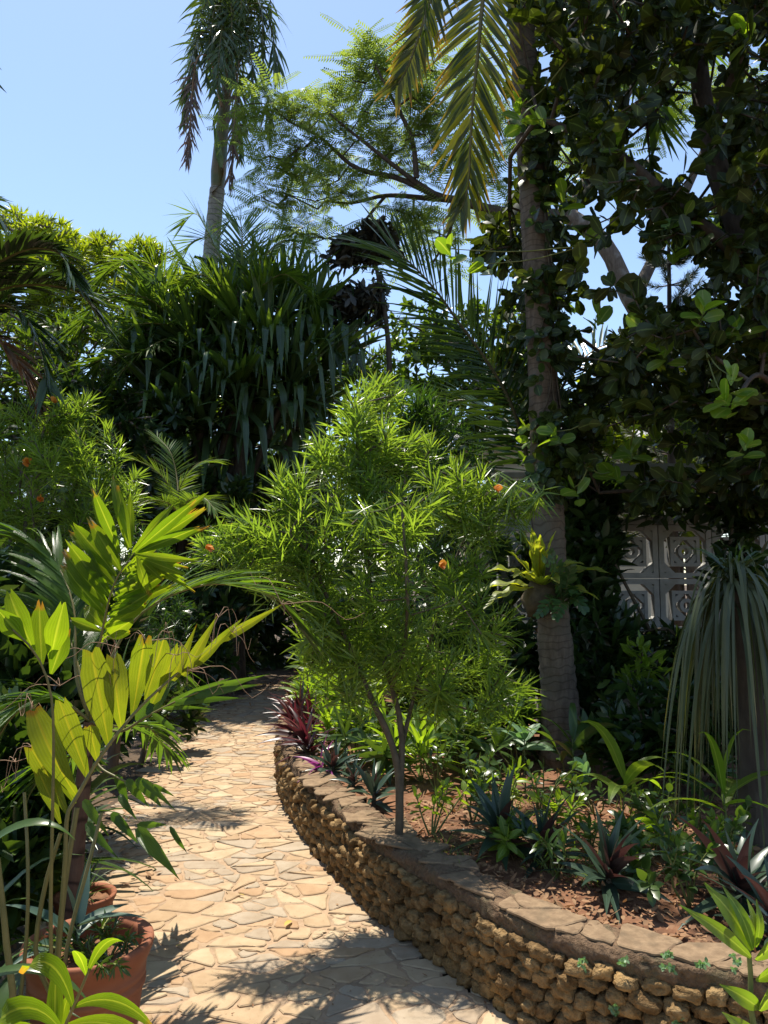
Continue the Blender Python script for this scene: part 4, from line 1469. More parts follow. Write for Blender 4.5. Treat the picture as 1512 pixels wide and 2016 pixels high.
# tree with withered dark clumps left of the great frond
dt_pts = [(768, 1120, 12.5), (767, 900, 12.5), (766, 700, 12.5), (755, 600, 12.5), (735, 500, 12.5)]
root, _ = tree('thin tree carrying two shaggy dark clumps of withered leaves against the sky', [(705, 480, 12.4, 38, 36, 34), (740, 480, 12.5, 40, 40, 22), (668, 500, 12.3, 26, 26, 12), (745, 455, 12.5, 50, 22, 20), (665, 610, 12.3, 24, 30, 10), (692, 590, 12.4, 38, 36, 34), (730, 600, 12.6, 40, 40, 20)], dt_pts, .085, 'deadclump', .2, .085, 11, name='tree', prof=pf_oval, cols=3, K=3, fold=.3, droop=.6, up=.1, span=.3, bark='bark_dark')
frond('hanging_frond', root, pp((735, 600, 12.3), (715, 625, 12.2), (700, 660, 12.2), (705, 720, 12.2), (715, 760, 12.2)), n=40, L=.4, W=.03, mat='palm_dark', rach='rachis_dark', droop=1.0, vee=.1, cols=2, fold=0)

# ------------------------------------------------------------------ trees at the back
GB = 'trees closing off the background'
tree('tall bright yellow green tree at the far left reaching into the sky', [(30, 465, 13.5, 80, 50, 110), (95, 460, 13.2, 60, 35, 80), (60, 560, 13, 110, 80, 130), (150, 500, 13, 60, 50, 80), (140, 600, 13, 90, 80, 110), (-60, 520, 13, 80, 80, 40), (40, 690, 12.6, 120, 90, 60)],
     [(60, 1190, 13.5), (70, 900, 13.5), (60, 700, 13.5), (70, 540, 13.5)], .2, 'mango', .2, .036, 15, GB, up=.8)
tree('bright tree with a rounded top left of the tall palm trunk', [(285, 500, 13.6, 42, 36, 70), (240, 530, 13.6, 50, 40, 70), (200, 490, 13.8, 50, 30, 60), (300, 580, 13.4, 70, 60, 100), (220, 620, 13.2, 90, 70, 120), (340, 540, 13.8, 40, 50, 36), (330, 660, 13.2, 70, 70, 40)],
     [(270, 1185, 13.8), (275, 950, 13.8), (270, 700, 13.8), (280, 580, 13.8)], .16, 'mango', .17, .032, 15, GB, up=.8)
tree('green tree filling the gap behind the hanging strap leaves', [(640, 700, 15, 90, 70, 70), (560, 760, 15, 100, 80, 70), (700, 780, 15, 80, 80, 60), (420, 740, 14.5, 130, 110, 130), (330, 760, 14.2, 110, 90, 70), (760, 730, 15, 50, 90, 50), (480, 680, 15.5, 80, 60, 40)],
     [(620, 1180, 15.5), (620, 950, 15.5), (625, 780, 15.5)], .2, 'treeleaf', .2, .07, 12, GB, prof=pf_oval)
tree('sunny green tree seen through the right half of the great dark frond', [(880, 720, 13, 90, 80, 80), (960, 660, 13, 80, 80, 70), (830, 640, 13.4, 60, 70, 40), (1020, 740, 12.6, 70, 80, 60), (930, 800, 12.4, 110, 60, 70), (1080, 650, 13, 60, 80, 40)],
     [(930, 1180, 13.5), (930, 900, 13.5), (940, 740, 13.5)], .18, 'treeleaf', .17, .08, 13, GB, prof=pf_oval)
tree('sunlit tree glowing beyond the breeze block wall', [(1260, 850, 11.5, 110, 50, 80), (1400, 860, 11.5, 120, 60, 80), (1180, 800, 12, 70, 70, 40), (1330, 930, 11, 150, 60, 80), (1480, 950, 11, 90, 80, 50), (1250, 1000, 10.6, 120, 60, 60), (1420, 1040, 10.4, 110, 60, 50)],
     [(1330, 1175, 12), (1330, 1050, 12), (1320, 900, 12)], .16, 'mango', .16, .08, 13, GB, prof=pf_oval)
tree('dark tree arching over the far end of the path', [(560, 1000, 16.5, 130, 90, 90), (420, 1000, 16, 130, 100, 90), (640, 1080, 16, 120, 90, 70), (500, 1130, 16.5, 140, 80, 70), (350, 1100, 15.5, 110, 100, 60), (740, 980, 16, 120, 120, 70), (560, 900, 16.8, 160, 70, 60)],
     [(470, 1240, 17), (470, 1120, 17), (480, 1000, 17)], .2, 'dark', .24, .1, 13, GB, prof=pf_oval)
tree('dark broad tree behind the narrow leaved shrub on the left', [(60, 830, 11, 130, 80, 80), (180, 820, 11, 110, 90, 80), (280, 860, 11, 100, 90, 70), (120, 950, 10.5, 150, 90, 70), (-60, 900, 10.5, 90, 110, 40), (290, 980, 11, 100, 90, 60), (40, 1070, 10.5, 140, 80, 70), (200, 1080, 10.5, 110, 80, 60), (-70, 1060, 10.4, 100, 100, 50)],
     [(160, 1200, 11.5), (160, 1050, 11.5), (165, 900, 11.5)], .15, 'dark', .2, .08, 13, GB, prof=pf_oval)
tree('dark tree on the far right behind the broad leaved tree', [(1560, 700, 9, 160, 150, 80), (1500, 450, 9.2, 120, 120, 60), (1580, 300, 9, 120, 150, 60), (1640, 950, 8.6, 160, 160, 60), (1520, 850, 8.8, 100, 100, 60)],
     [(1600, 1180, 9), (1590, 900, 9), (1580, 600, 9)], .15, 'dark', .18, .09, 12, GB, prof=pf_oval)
tree('mid green tree behind the dark palm fronds at the far left', [(40, 690, 11.8, 110, 80, 110), (180, 690, 12, 110, 80, 110), (300, 700, 12.2, 90, 80, 80), (100, 770, 11.6, 140, 70, 90), (260, 790, 11.8, 100, 70, 60), (-80, 700, 11.6, 90, 100, 50)],
     [(150, 1200, 12), (150, 1000, 12), (150, 800, 12)], .14, 'treeleaf', .17, .045, 13, GB)
far = []
for k_, (px, py, d, lab, mt) in enumerate([(-250, 780, 19, 'far dark tree beyond the left edge of the view', 'dark'), (120, 800, 20, 'far tree low behind the bright yellow green tree', 'treeleaf'), (420, 830, 21, 'far tree behind the trunk of the tall palm', 'dark'), (720, 830, 21, 'far tree at the bend where the path disappears', 'treeleaf'),
                                            (1000, 830, 20, 'far tree behind the cream house', 'dark'), (1300, 800, 19, 'far tree above the breeze block wall', 'treeleaf'), (1650, 780, 18, 'far tree beyond the right edge', 'dark')]):
    tree(lab, [(px, py, d, 190, 110, 110), (px - 90, py + 130, d, 130, 130, 60), (px + 90, py + 130, d, 130, 130, 60), (px, py + 230, d - .5, 210, 120, 70)], [(px, 1200, d), (px + 10, 1000, d), (px, py, d)], .2, mt, .3, .12, 11, GB, prof=pf_oval)

# ------------------------------------------------------------------ narrow leaved shrubs
bs = P(785, 1620, 3.93)
bs[2] = BEDZ
ch = [(resample(np.array([bs - UP * .05] + pp((786, 1540, 3.95), (770, 1460, 3.95), (728, 1370, 3.95), (695, 1290, 3.95), (650, 1190, 3.95), (610, 1090, 3.9))), 16), np.linspace(.022, .008, 16)),
      (resample(np.array([bs - UP * .05] + pp((789, 1540, 3.95), (790, 1430, 4.0), (765, 1330, 4.05), (740, 1240, 4.1), (722, 1080, 4.15), (705, 900, 4.2))), 16), np.linspace(.018, .007, 16)),
      (resample(np.array(pp((789, 1480, 3.98), (815, 1370, 4.1), (845, 1270, 4.2), (890, 1120, 4.2), (950, 980, 4.2))), 14), np.linspace(.012, .006, 14)),
      (resample(np.array(pp((772, 1350, 4.03), (800, 1250, 3.8), (800, 1120, 3.7), (790, 990, 3.75))), 12), np.linspace(.014, .006, 12))]
ob = [(712, 800, 4.2, 32, 46, 8), (770, 765, 4.5, 34, 24, 6), (735, 860, 4.2, 70, 40, 12), (648, 885, 4.15, 36, 36, 8), (570, 945, 4.0, 42, 36, 9), (690, 950, 4.1, 70, 50, 14), (800, 900, 4.3, 70, 50, 11),
      (830, 985, 4.0, 60, 50, 11), (905, 945, 4.1, 55, 40, 9), (965, 955, 4.1, 40, 40, 7), (1020, 1000, 4.1, 26, 34, 5), (935, 1035, 4.1, 50, 40, 8), (760, 1050, 3.9, 110, 60, 18), (620, 1040, 3.9, 90, 60, 16), (500, 1040, 3.85, 60, 46, 11), (425, 1060, 3.8, 38, 34, 6),
      (540, 1120, 3.9, 80, 50, 11), (660, 1140, 3.9, 100, 60, 15), (800, 1160, 3.9, 120, 70, 16), (895, 1150, 4.0, 75, 60, 11), (620, 1230, 3.9, 50, 45, 8), (720, 1240, 4.1, 100, 50, 12), (860, 1250, 4.0, 120, 60, 14), (975, 1250, 4.1, 50, 45, 6), (640, 1300, 4.0, 40, 30, 5), (780, 1310, 4.2, 100, 30, 8), (930, 1320, 4.1, 80, 40, 8), (660, 1345, 4.0, 45, 25, 4), (850, 1355, 3.9, 60, 25, 5), (1000, 1360, 4.2, 50, 25, 5), (930, 1385, 4.1, 50, 18, 4), (740, 1290, 3.8, 60, 30, 5), (600, 1290, 3.95, 30, 25, 3)]
ol_root, olT = oleander('flowering_shrub', 'large sunlit shrub with narrow bright green leaves beside the bend of the stone wall', [(*b[:5], int(b[5] * .95 + .5)) for b in ob], bs, ch, n=38, span=.22)
for (px, py, d) in [(866, 1108, 3.45), (972, 960, 3.85), (418, 1075, 3.55)]:
    flower(ol_root, P(px, py, d), .03, (.2 * rng.normal(), -.5, -.2))

b2 = P(870, 1480, 6.7)
b2[2] = BEDZ
ob2 = [(850, 830, 6.7, 60, 60, 18), (800, 790, 6.8, 45, 35, 10), (880, 900, 6.7, 80, 60, 20), (820, 960, 6.7, 90, 60, 14), (930, 990, 6.7, 60, 60, 10), (760, 1020, 6.7, 90, 60, 10), (860, 1120, 6.6, 110, 80, 14), (940, 1220, 6.5, 70, 70, 10), (820, 1250, 6.5, 110, 70, 12), (960, 1330, 6.4, 70, 40, 9), (880, 1370, 6.4, 80, 30, 8)]
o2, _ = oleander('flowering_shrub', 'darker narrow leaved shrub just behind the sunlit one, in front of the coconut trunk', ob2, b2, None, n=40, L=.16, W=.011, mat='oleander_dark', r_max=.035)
ob3 = [(120, 815, 5.6, 50, 45, 14), (150, 790, 5.6, 36, 26, 8), (40, 850, 5.5, 70, 55, 18), (180, 880, 5.5, 60, 55, 16), (100, 930, 5.4, 110, 70, 28), (-40, 930, 5.4, 70, 90, 16), (200, 970, 5.4, 70, 60, 16), (80, 1030, 5.3, 130, 60, 24), (250, 960, 5.6, 40, 40, 8), (150, 1100, 5.3, 120, 70, 20)]
o3, _ = oleander('flowering_shrub', 'narrow leaved shrub with small orange flowers at the left edge of the path', ob3, None, None, n=42, r_max=.035)
for (px, py, d) in [(110, 793, 5.3), (56, 912, 5.1), (82, 985, 5.0)]:
    flower(o3, P(px, py, d), .04, (.1, -.6, .2))
ob4 = [(290, 1180, 8.6, 90, 80, 24), (370, 1080, 9.4, 80, 70, 20), (240, 1080, 8.4, 80, 80, 18), (300, 1270, 8.4, 80, 70, 18)]
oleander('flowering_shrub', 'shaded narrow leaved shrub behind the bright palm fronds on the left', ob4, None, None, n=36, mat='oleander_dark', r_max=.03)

# ------------------------------------------------------------------ dark shrubs that close the view on both sides of the path
GS = 'dark shrubs along the path'
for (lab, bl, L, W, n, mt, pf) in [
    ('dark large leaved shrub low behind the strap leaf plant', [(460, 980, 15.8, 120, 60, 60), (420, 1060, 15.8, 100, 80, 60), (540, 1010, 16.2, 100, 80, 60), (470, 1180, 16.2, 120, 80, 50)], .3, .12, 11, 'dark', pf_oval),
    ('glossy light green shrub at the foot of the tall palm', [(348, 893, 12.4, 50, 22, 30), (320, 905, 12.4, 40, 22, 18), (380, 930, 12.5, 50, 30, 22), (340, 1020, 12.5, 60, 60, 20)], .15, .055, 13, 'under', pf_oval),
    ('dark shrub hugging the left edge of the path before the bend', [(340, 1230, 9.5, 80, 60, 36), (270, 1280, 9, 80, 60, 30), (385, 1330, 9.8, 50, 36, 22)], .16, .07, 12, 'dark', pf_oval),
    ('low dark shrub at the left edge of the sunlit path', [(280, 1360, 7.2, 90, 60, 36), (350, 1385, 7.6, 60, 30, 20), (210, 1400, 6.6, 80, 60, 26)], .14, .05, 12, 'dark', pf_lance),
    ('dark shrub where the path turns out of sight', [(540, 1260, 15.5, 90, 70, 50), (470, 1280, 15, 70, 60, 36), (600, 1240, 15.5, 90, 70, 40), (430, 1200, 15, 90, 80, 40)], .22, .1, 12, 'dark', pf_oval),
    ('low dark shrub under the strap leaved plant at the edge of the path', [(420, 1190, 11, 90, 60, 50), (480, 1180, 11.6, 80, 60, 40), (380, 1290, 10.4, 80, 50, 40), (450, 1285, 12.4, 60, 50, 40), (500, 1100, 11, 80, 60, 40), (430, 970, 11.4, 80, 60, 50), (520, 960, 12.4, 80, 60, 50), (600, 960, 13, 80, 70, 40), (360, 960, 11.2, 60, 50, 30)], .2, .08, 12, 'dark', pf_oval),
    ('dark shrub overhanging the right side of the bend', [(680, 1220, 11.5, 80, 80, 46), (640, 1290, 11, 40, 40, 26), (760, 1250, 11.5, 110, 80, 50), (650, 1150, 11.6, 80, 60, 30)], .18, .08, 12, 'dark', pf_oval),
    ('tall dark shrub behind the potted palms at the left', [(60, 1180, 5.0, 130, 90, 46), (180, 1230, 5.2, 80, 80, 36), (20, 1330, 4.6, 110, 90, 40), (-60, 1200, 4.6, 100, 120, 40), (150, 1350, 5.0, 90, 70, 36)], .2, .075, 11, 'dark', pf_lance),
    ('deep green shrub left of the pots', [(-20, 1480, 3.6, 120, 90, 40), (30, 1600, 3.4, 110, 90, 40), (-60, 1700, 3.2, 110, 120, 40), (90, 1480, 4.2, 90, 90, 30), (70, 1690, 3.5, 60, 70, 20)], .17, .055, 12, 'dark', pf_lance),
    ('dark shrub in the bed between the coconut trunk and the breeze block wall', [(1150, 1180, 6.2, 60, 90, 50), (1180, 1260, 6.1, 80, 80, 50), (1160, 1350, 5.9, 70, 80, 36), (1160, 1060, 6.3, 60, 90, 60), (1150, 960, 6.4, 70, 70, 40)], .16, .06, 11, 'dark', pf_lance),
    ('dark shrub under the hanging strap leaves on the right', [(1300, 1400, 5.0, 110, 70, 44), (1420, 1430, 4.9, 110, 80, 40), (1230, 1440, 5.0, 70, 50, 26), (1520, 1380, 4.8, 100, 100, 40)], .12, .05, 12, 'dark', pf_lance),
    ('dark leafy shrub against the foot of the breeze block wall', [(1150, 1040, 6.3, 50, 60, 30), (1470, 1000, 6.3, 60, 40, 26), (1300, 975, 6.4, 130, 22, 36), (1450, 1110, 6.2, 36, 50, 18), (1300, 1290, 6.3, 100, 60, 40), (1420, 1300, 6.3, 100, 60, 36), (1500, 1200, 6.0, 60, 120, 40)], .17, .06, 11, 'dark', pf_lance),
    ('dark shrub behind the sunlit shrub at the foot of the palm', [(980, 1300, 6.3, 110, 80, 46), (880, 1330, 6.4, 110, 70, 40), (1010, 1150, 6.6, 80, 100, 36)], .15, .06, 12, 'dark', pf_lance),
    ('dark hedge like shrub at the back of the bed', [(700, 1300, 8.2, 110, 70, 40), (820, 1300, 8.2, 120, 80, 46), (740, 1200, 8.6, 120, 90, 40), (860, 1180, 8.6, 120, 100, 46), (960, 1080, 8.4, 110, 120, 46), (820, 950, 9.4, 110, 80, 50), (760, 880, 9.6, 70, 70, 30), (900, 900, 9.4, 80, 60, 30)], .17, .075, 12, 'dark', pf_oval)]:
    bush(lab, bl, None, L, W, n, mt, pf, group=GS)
# shoots that catch the sun in the shade
bush('young shrub with bright sunlit shoots in front of the breeze block wall', [(1255, 1270, 5.6, 26, 14, 5), (1285, 1300, 5.6, 26, 20, 5), (1240, 1310, 5.6, 24, 18, 4)], None, .12, .045, 7, 'seedling', pf_obov, base=np.array([P(1265, 1400, 5.6)[0], 5.6, BEDZ]), r_max=.01)

# ------------------------------------------------------------------ climber and ferns on the coconut trunk
def on_trunk(py, off=0.0, ang=0.0):
    """point on the coconut bark at the height of a pixel row; ang 0 faces the camera, - is left"""
    zz = P(0, py, 5.6)[2]
    i = int(np.argmin(np.abs(cpp[:, 2] - zz)))
    r = np.interp(i / (len(cpp) - 1), np.linspace(0, 1, 7), [.15, .128, .12, .115, .11, .105, .1]) + off
    o = np.array([math.sin(ang), -math.cos(ang), 0])
    return np.array([np.interp(zz, cpp[:, 2], cpp[:, 0]), np.interp(zz, cpp[:, 2], cpp[:, 1]), zz]) + o * r, o


vroot = thing('climbing_vine', 'round leaved vine climbing the coconut trunk', 'vine', on_trunk(1000, .01, .5)[0])
mb, mf = MB(), MB()
for a0_, a1_, y0, y1 in ((.5, .9, 1010, 200), (-.4, .2, 980, 560), (1.2, .5, 960, 300)):
    pts = [on_trunk(y, .012, a0_ + (a1_ - a0_) * k / 9 + .35 * math.sin(k * 1.7)) for k, y in enumerate(np.linspace(y0, y1, 10))]
    tube(mb, resample([p for p, _ in pts], 30), .006, 'stem', n=5)
mb.build('stem', vroot)
for _ in range(240):
    y = rng.choice([rng.uniform(180, 420), rng.uniform(540, 730), rng.uniform(820, 980), rng.uniform(200, 980)])
    p, o = on_trunk(y, .02 + .08 * rng.random(), rng.normal() * .8 + .5)
    whorl(mf, p[None], (o + UP * .3)[None], 3, .06, .6, 1.5, .095, .065, pf_oval, 'round' if rng.random() < .75 else 'under', K=4, droop=.5, fold=.15)
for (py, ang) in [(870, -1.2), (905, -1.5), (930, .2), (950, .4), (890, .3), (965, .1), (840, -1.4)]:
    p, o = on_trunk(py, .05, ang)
    whorl(mf, p[None], (o + UP * .2)[None], 5, .08, .5, 1.5, .09, .06, pf_oval, 'round_lit', K=4, droop=.5, fold=.15)  # vine leaves in the same painted sunlit tone
mf.build('foliage', vroot)

c, o = on_trunk(1165, .03, -.75)
nf = thing('nest_fern', 'yellow green nest fern with wavy strap fronds perched on the coconut trunk', 'fern', c)
mb = MB()
lump(mb, c - UP * .05, np.eye(3), (.11, .1, .12), 'stem', hi=False, amp=.35)
mb.build('root_ball', nf)
dirs = [(-.9, -.3, .75), (-.75, -.5, 1.1), (-.35, -.45, 1.4), (-.1, -.6, 1.3), (.15, -.5, 1.2), (-1, -.1, .3), (.55, -.6, .9), (.9, -.4, .7), (-.5, -.8, .6), (1.0, -.35, .22), (.1, -.9, .5), (-.95, -.5, .1), (-.2, -.3, 1.6)]
for k_, dv in enumerate(dirs):
    mb = MB()
    blades(mb, c + UP * .02, np.array([dv]), UP + np.array([-.1, -.3, 0]), .42 + .12 * rng.random(), .085 + .02 * rng.random(), lambda t: np.clip(np.minimum(.35 + t * 2.2, (1 - t) * 3 + .05), 0, 1), 'nest', K=20, droop=.9 if dv[2] < 1 else .55, fold=.3, wave=.3)
    mb.build('frond', nf)
c, o = on_trunk(1185, .02, .3)
of = thing('lobed_fern', 'dark green lobed fern hanging from the coconut trunk below the nest fern', 'fern', c)
for tip in [(1095, 1215, 5.15), (1130, 1165, 5.25), (1060, 1210, 5.2), (1150, 1200, 5.3), (1085, 1090, 5.3), (1125, 1110, 5.35), (1070, 1100, 5.2)]:
    t_ = P(*tip)
    frond('frond', of, [c, (c + t_) / 2 + UP * .05 + np.array([0, -.05, 0]), t_], n=11, L=.085, W=.03, mat='oakfern', rach='stem_green', a0=65, a1=35, vee=.1, cols=3, fold=.1, droop=.3, r=.004, lp=[.6, 1, 1, .8, .5], start=.15, up=(0, -.8, .6), prof=pf_oval)

# ------------------------------------------------------------------ hanging strap leaved plant at the right
hb = P(1478, 1610, 3.95)
hb[2] = BEDZ
hp = thing('ponytail_plant', 'plant with long hanging grey green strap leaves on a dark trunk at the right', 'plant', hb)
hc = P(1445, 1150, 3.9)
mb = MB()
tube(mb, resample([hb - UP * .05, P(1482, 1480, 3.95), P(1470, 1300, 3.93), hc - UP * .03], 16), np.linspace(.085, .045, 16), 'bark_dark', n=12, rough=.12)
mb.build('trunk', hp)
mb = MB()
n = 105
az = rng.random(n) * 6.28
el = .4 + 1.05 * rng.random(n)
D = np.c_[np.sin(az) * np.cos(el), np.cos(az) * np.cos(el), np.sin(el)] + .15 * rng.normal(size=(n, 3))
blades(mb, hc + np.array([0, 0, .06]) * rng.normal(size=(n, 1)) + .02 * rng.normal(size=(n, 3)), D, UP + .3 * rng.normal(size=(n, 3)), .75 + .75 * rng.random(n), .012 + .012 * rng.random(n), pf_leaflet, 'pony', K=16, droop=5 + 6 * rng.random(n), p=.9, fold=.3)
mb.build('hanging_leaves', hp)
mb = MB()
n = 26
az = rng.random(n) * 6.28
D = np.c_[.5 * np.sin(az), .5 * np.cos(az), np.ones(n)]
blades(mb, np.repeat(hc[None], n, 0), D, UP + np.array([.4, -.5, 0]), .2 + .12 * rng.random(n), .02, pf_leaflet, 'under', K=5, droop=.9, fold=.35)
mb.build('young_leaves', hp)

# ------------------------------------------------------------------ plants of the bed
def rosette(label, p, n, L, W, mat, group, name='rosette_plant', a=(.15, 1.5), up=(0, 0, 1), prof=pf_leaflet, droop=.55, fold=.35, K=7, span=.07):
    root = thing(name, label, 'plant', p, group)
    mb = MB()
    whorl(mb, (np.array(p) + UP * (span + .02))[None], np.array([up], float), n, span, a[0], a[1], L, W, prof, mat, K=K, droop=droop, fold=fold, jit=.14, Lj=.35)
    mb.build('leaves', root)
    mb = MB()
    tube(mb, [np.array(p) - UP * .02, np.array(p) + UP * (span + .02)], [.014, .01], 'stem', n=6)
    mb.build('stem', root)
    return root


GR = 'two toned rosettes along the wall'
def bedp(px, py):
    q = G(px, py, BEDZ)
    q[2] = BEDZ + .005
    return q


for (px, py, n, L, lab) in [
    (1190, 1745, 26, .25, 'large dark green rosette with purple undersides spilling over the coping, right of centre'),
    (1452, 1775, 24, .26, 'rosette with red purple undersides behind the bright palm seedling at the right edge'),
    (1060, 1690, 20, .24, 'dark rosette leaning over the coping left of the largest one'),
    (960, 1660, 20, .23, 'dark rosette in the shade where the coping darkens'),
    (735, 1575, 16, .16, 'small bronze rosette left of the shrub stem'),
    (690, 1545, 16, .16, 'small bronze rosette beside the sunlit coping'),
    (655, 1520, 16, .16, 'bronze rosette next to the magenta leaved plant'),
    (1530, 1850, 20, .26, 'dark rosette at the very edge of the picture on the right'),
    ]:
    k_ = .8 + .4 * rng.random()
    rosette(lab, bedp(px + 12 * rng.normal(), py + 16), n + int(8 * rng.random()), L * 1.3 * k_, L * .22 * k_, 'rhoeo', GR, fold=.25, up=(.1 * rng.normal(), -.15 + .1 * rng.normal(), 1))
GP = 'dark purple plants at the bend of the wall'
for (px, py, h, lab) in [(575, 1420, .3, 'tall dark purple plant at the far end of the wall'), (590, 1445, .34, 'dark purple plant, second from the far end of the wall'), (580, 1475, .34, 'dark purple plant overhanging the coping where the wall bends'),
                         (612, 1470, .36, 'dark purple plant behind the others at the bend'), (600, 1500, .3, 'dark purple plant nearest the magenta one'), (605, 1400, .36, 'upright red brown plant at the back of the purple row')]:
    rosette(lab, bedp(px, py), 30, h, .04, 'purple', GP, name='purple_plant', a=(.1, 1.5), span=.16, up=(-.25, -.2, 1), droop=.5)
rosette('small plant with vivid magenta leaves lying on the bend of the coping', bedp(628, 1532), 9, .22, .03, 'magenta', None, name='magenta_plant', a=(.5, 1.5), up=(-.5, -.3, .8))


def seedling(label, p, h, mat, L, W, n, group, prof=pf_lance, tiers=1, a=(.4, 1.5), droop=.45, lean=(0, 0), name='seedling', span=None, K=6, fold=.18, ns=1):
    root = thing(name, label, 'plant', p, group)
    p = np.array(p)
    mb, ml = MB(), MB()
    for q in range(ns):
        e = p + UP * h * (1 - .25 * q / max(1, ns)) + np.array([lean[0] + (.1 * rng.normal() if ns > 1 else 0), lean[1] + (.1 * rng.normal() if ns > 1 else 0), 0])
        c = resample([p - UP * .02, (p + e) / 2 + .02 * rng.normal(size=3), e], 8)
        tube(mb, c, np.linspace(.006, .003, 8), 'stem_green', n=5)
        sp = h * .5 if span is None else span
        whorl(ml, e[None], nrm(c[-1] - c[-2])[None], n, sp, a[0], a[1], L, W, prof, mat, K=K, droop=droop, fold=fold, jit=.2)
    mb.build('stem', root)
    ml.build('leaves', root)
    return root


G1 = 'bright seedlings in the sunny end of the bed'
for (px, py, h, L, W, n, ns, mt, lab) in [
    (622, 1430, .28, .16, .024, 12, 4, 'seedling', 'bright narrow leaved seedling beside the purple row'), (660, 1445, .34, .17, .026, 12, 4, 'seedling', 'tall bright bushy seedling at the left of the bed'),
    (700, 1450, .36, .17, .03, 12, 4, 'seedling', 'bright bushy seedling left of the shrub stem'), (655, 1490, .22, .15, .02, 10, 4, 'seedling', 'low bright seedling behind the bronze rosettes'),
    (700, 1500, .24, .15, .022, 10, 4, 'under', 'mid green seedling in the sunny bed, in front of the taller ones'), (745, 1500, .26, .16, .024, 10, 3, 'seedling', 'bright seedling just left of the leaning shrub stem'),
    (830, 1540, .2, .2, .022, 12, 2, 'seedling', 'spiky light green seedling just right of the shrub stem'), (880, 1510, .26, .12, .035, 12, 4, 'under', 'leafy green seedling right of the shrub stem'),
    (910, 1530, .26, .12, .035, 12, 4, 'under', 'leafy green seedling in the middle of the bed'), (820, 1470, .3, .13, .045, 10, 3, 'under', 'broad leaved green seedling behind the shrub stem'),
    (930, 1470, .3, .15, .04, 10, 3, 'under', 'green leafy seedling left of the pale ones'), (1000, 1500, .26, .14, .035, 10, 3, 'under', 'green leafy seedling behind the broad pale one'), (1060, 1500, .3, .15, .045, 9, 3, 'under', 'green leafy seedling just left of the coconut trunk'),
    (770, 1530, .16, .12, .03, 10, 3, 'under', 'low green seedling at the foot of the shrub stems'), (1180, 1540, .24, .13, .04, 9, 3, 'under', 'shady green seedling just right of the coconut trunk'), (640, 1400, .4, .17, .03, 10, 4, 'under', 'tall green seedling at the back of the sunny end'), (730, 1420, .4, .17, .03, 10, 4, 'seedling', 'tall bright seedling behind the leaning stem'),
    (690, 1410, .3, .15, .06, 8, 2, 'seedling', 'seedling with broad bright leaves behind the leaning stem'), (870, 1430, .3, .15, .04, 8, 2, 'under', 'green seedling in the shade behind the sunlit shrub')]:
    seedling(lab, bedp(px, py), h * 1.35, mt, L * 1.55, W * 1.5, n + 3, G1, ns=ns + 2)
for (px, py, h, lab) in [(735, 1480, .4, 'strap leaved clump with arching striped leaves left behind the shrub stem'), (850, 1470, .42, 'strap leaved clump with pale arching leaves right behind the shrub stem'), (790, 1450, .4, 'strap leaved clump between the stems of the sunlit shrub')]:
    rosette(lab, bedp(px, py), 22, h, .03, 'seedling', 'strap leaved clumps', name='strap_clump', a=(.15, 1.0), droop=1.4, K=9, fold=.25)
G2 = 'pale matt leaved seedlings'
for (px, py, h, L, W, n, lab) in [(1035, 1560, .3, .13, .06, 8, 'pale matt green seedling with oval leaves in the middle of the bed'), (930, 1520, .33, .13, .045, 6, 'pale seedling with upright oval leaves left of the broad one'),
                                  (815, 1440, .3, .12, .045, 8, 'pale seedling lit in front of the dark shrub'), (1150, 1575, .16, .09, .05, 7, 'small pale seedling beside the pleated palm seedling')]:
    seedling(lab, bedp(px, py), h * 1.15, 'pale', L * 1.35, W * 1.35, n + 2, G2, prof=pf_oval, span=.1, ns=1)
G3 = 'young pleated palm seedlings'
for (px, py, h, L, n, lean, lab) in [(1215, 1650, .30, .3, 6, (.05, 0), 'young palm seedling with sunlit yellow green leaves in the middle of the bed'), (1130, 1560, .32, .28, 5, (0, 0), 'upright dark green palm seedling in front of the coconut trunk'),
                                     (1420, 1700, .34, .34, 7, (.02, 0), 'palm seedling with arching leaves at the right of the bed'), (1290, 1690, .13, .2, 5, (0, 0), 'little drooping palm seedling beside the bare soil'),
                                     (1105, 1530, .2, .22, 4, (-.04, 0), 'small bright palm seedling left of the upright dark one')]:
    seedling(lab, bedp(px, py), h, 'seedling' if 'dark' not in lab else 'under', L * 1.2, .062, n + 1, G3, prof=pf_lance, a=(.25, 1.2), droop=1.0, lean=lean, name='palm_seedling', span=.12, K=9, fold=.25)
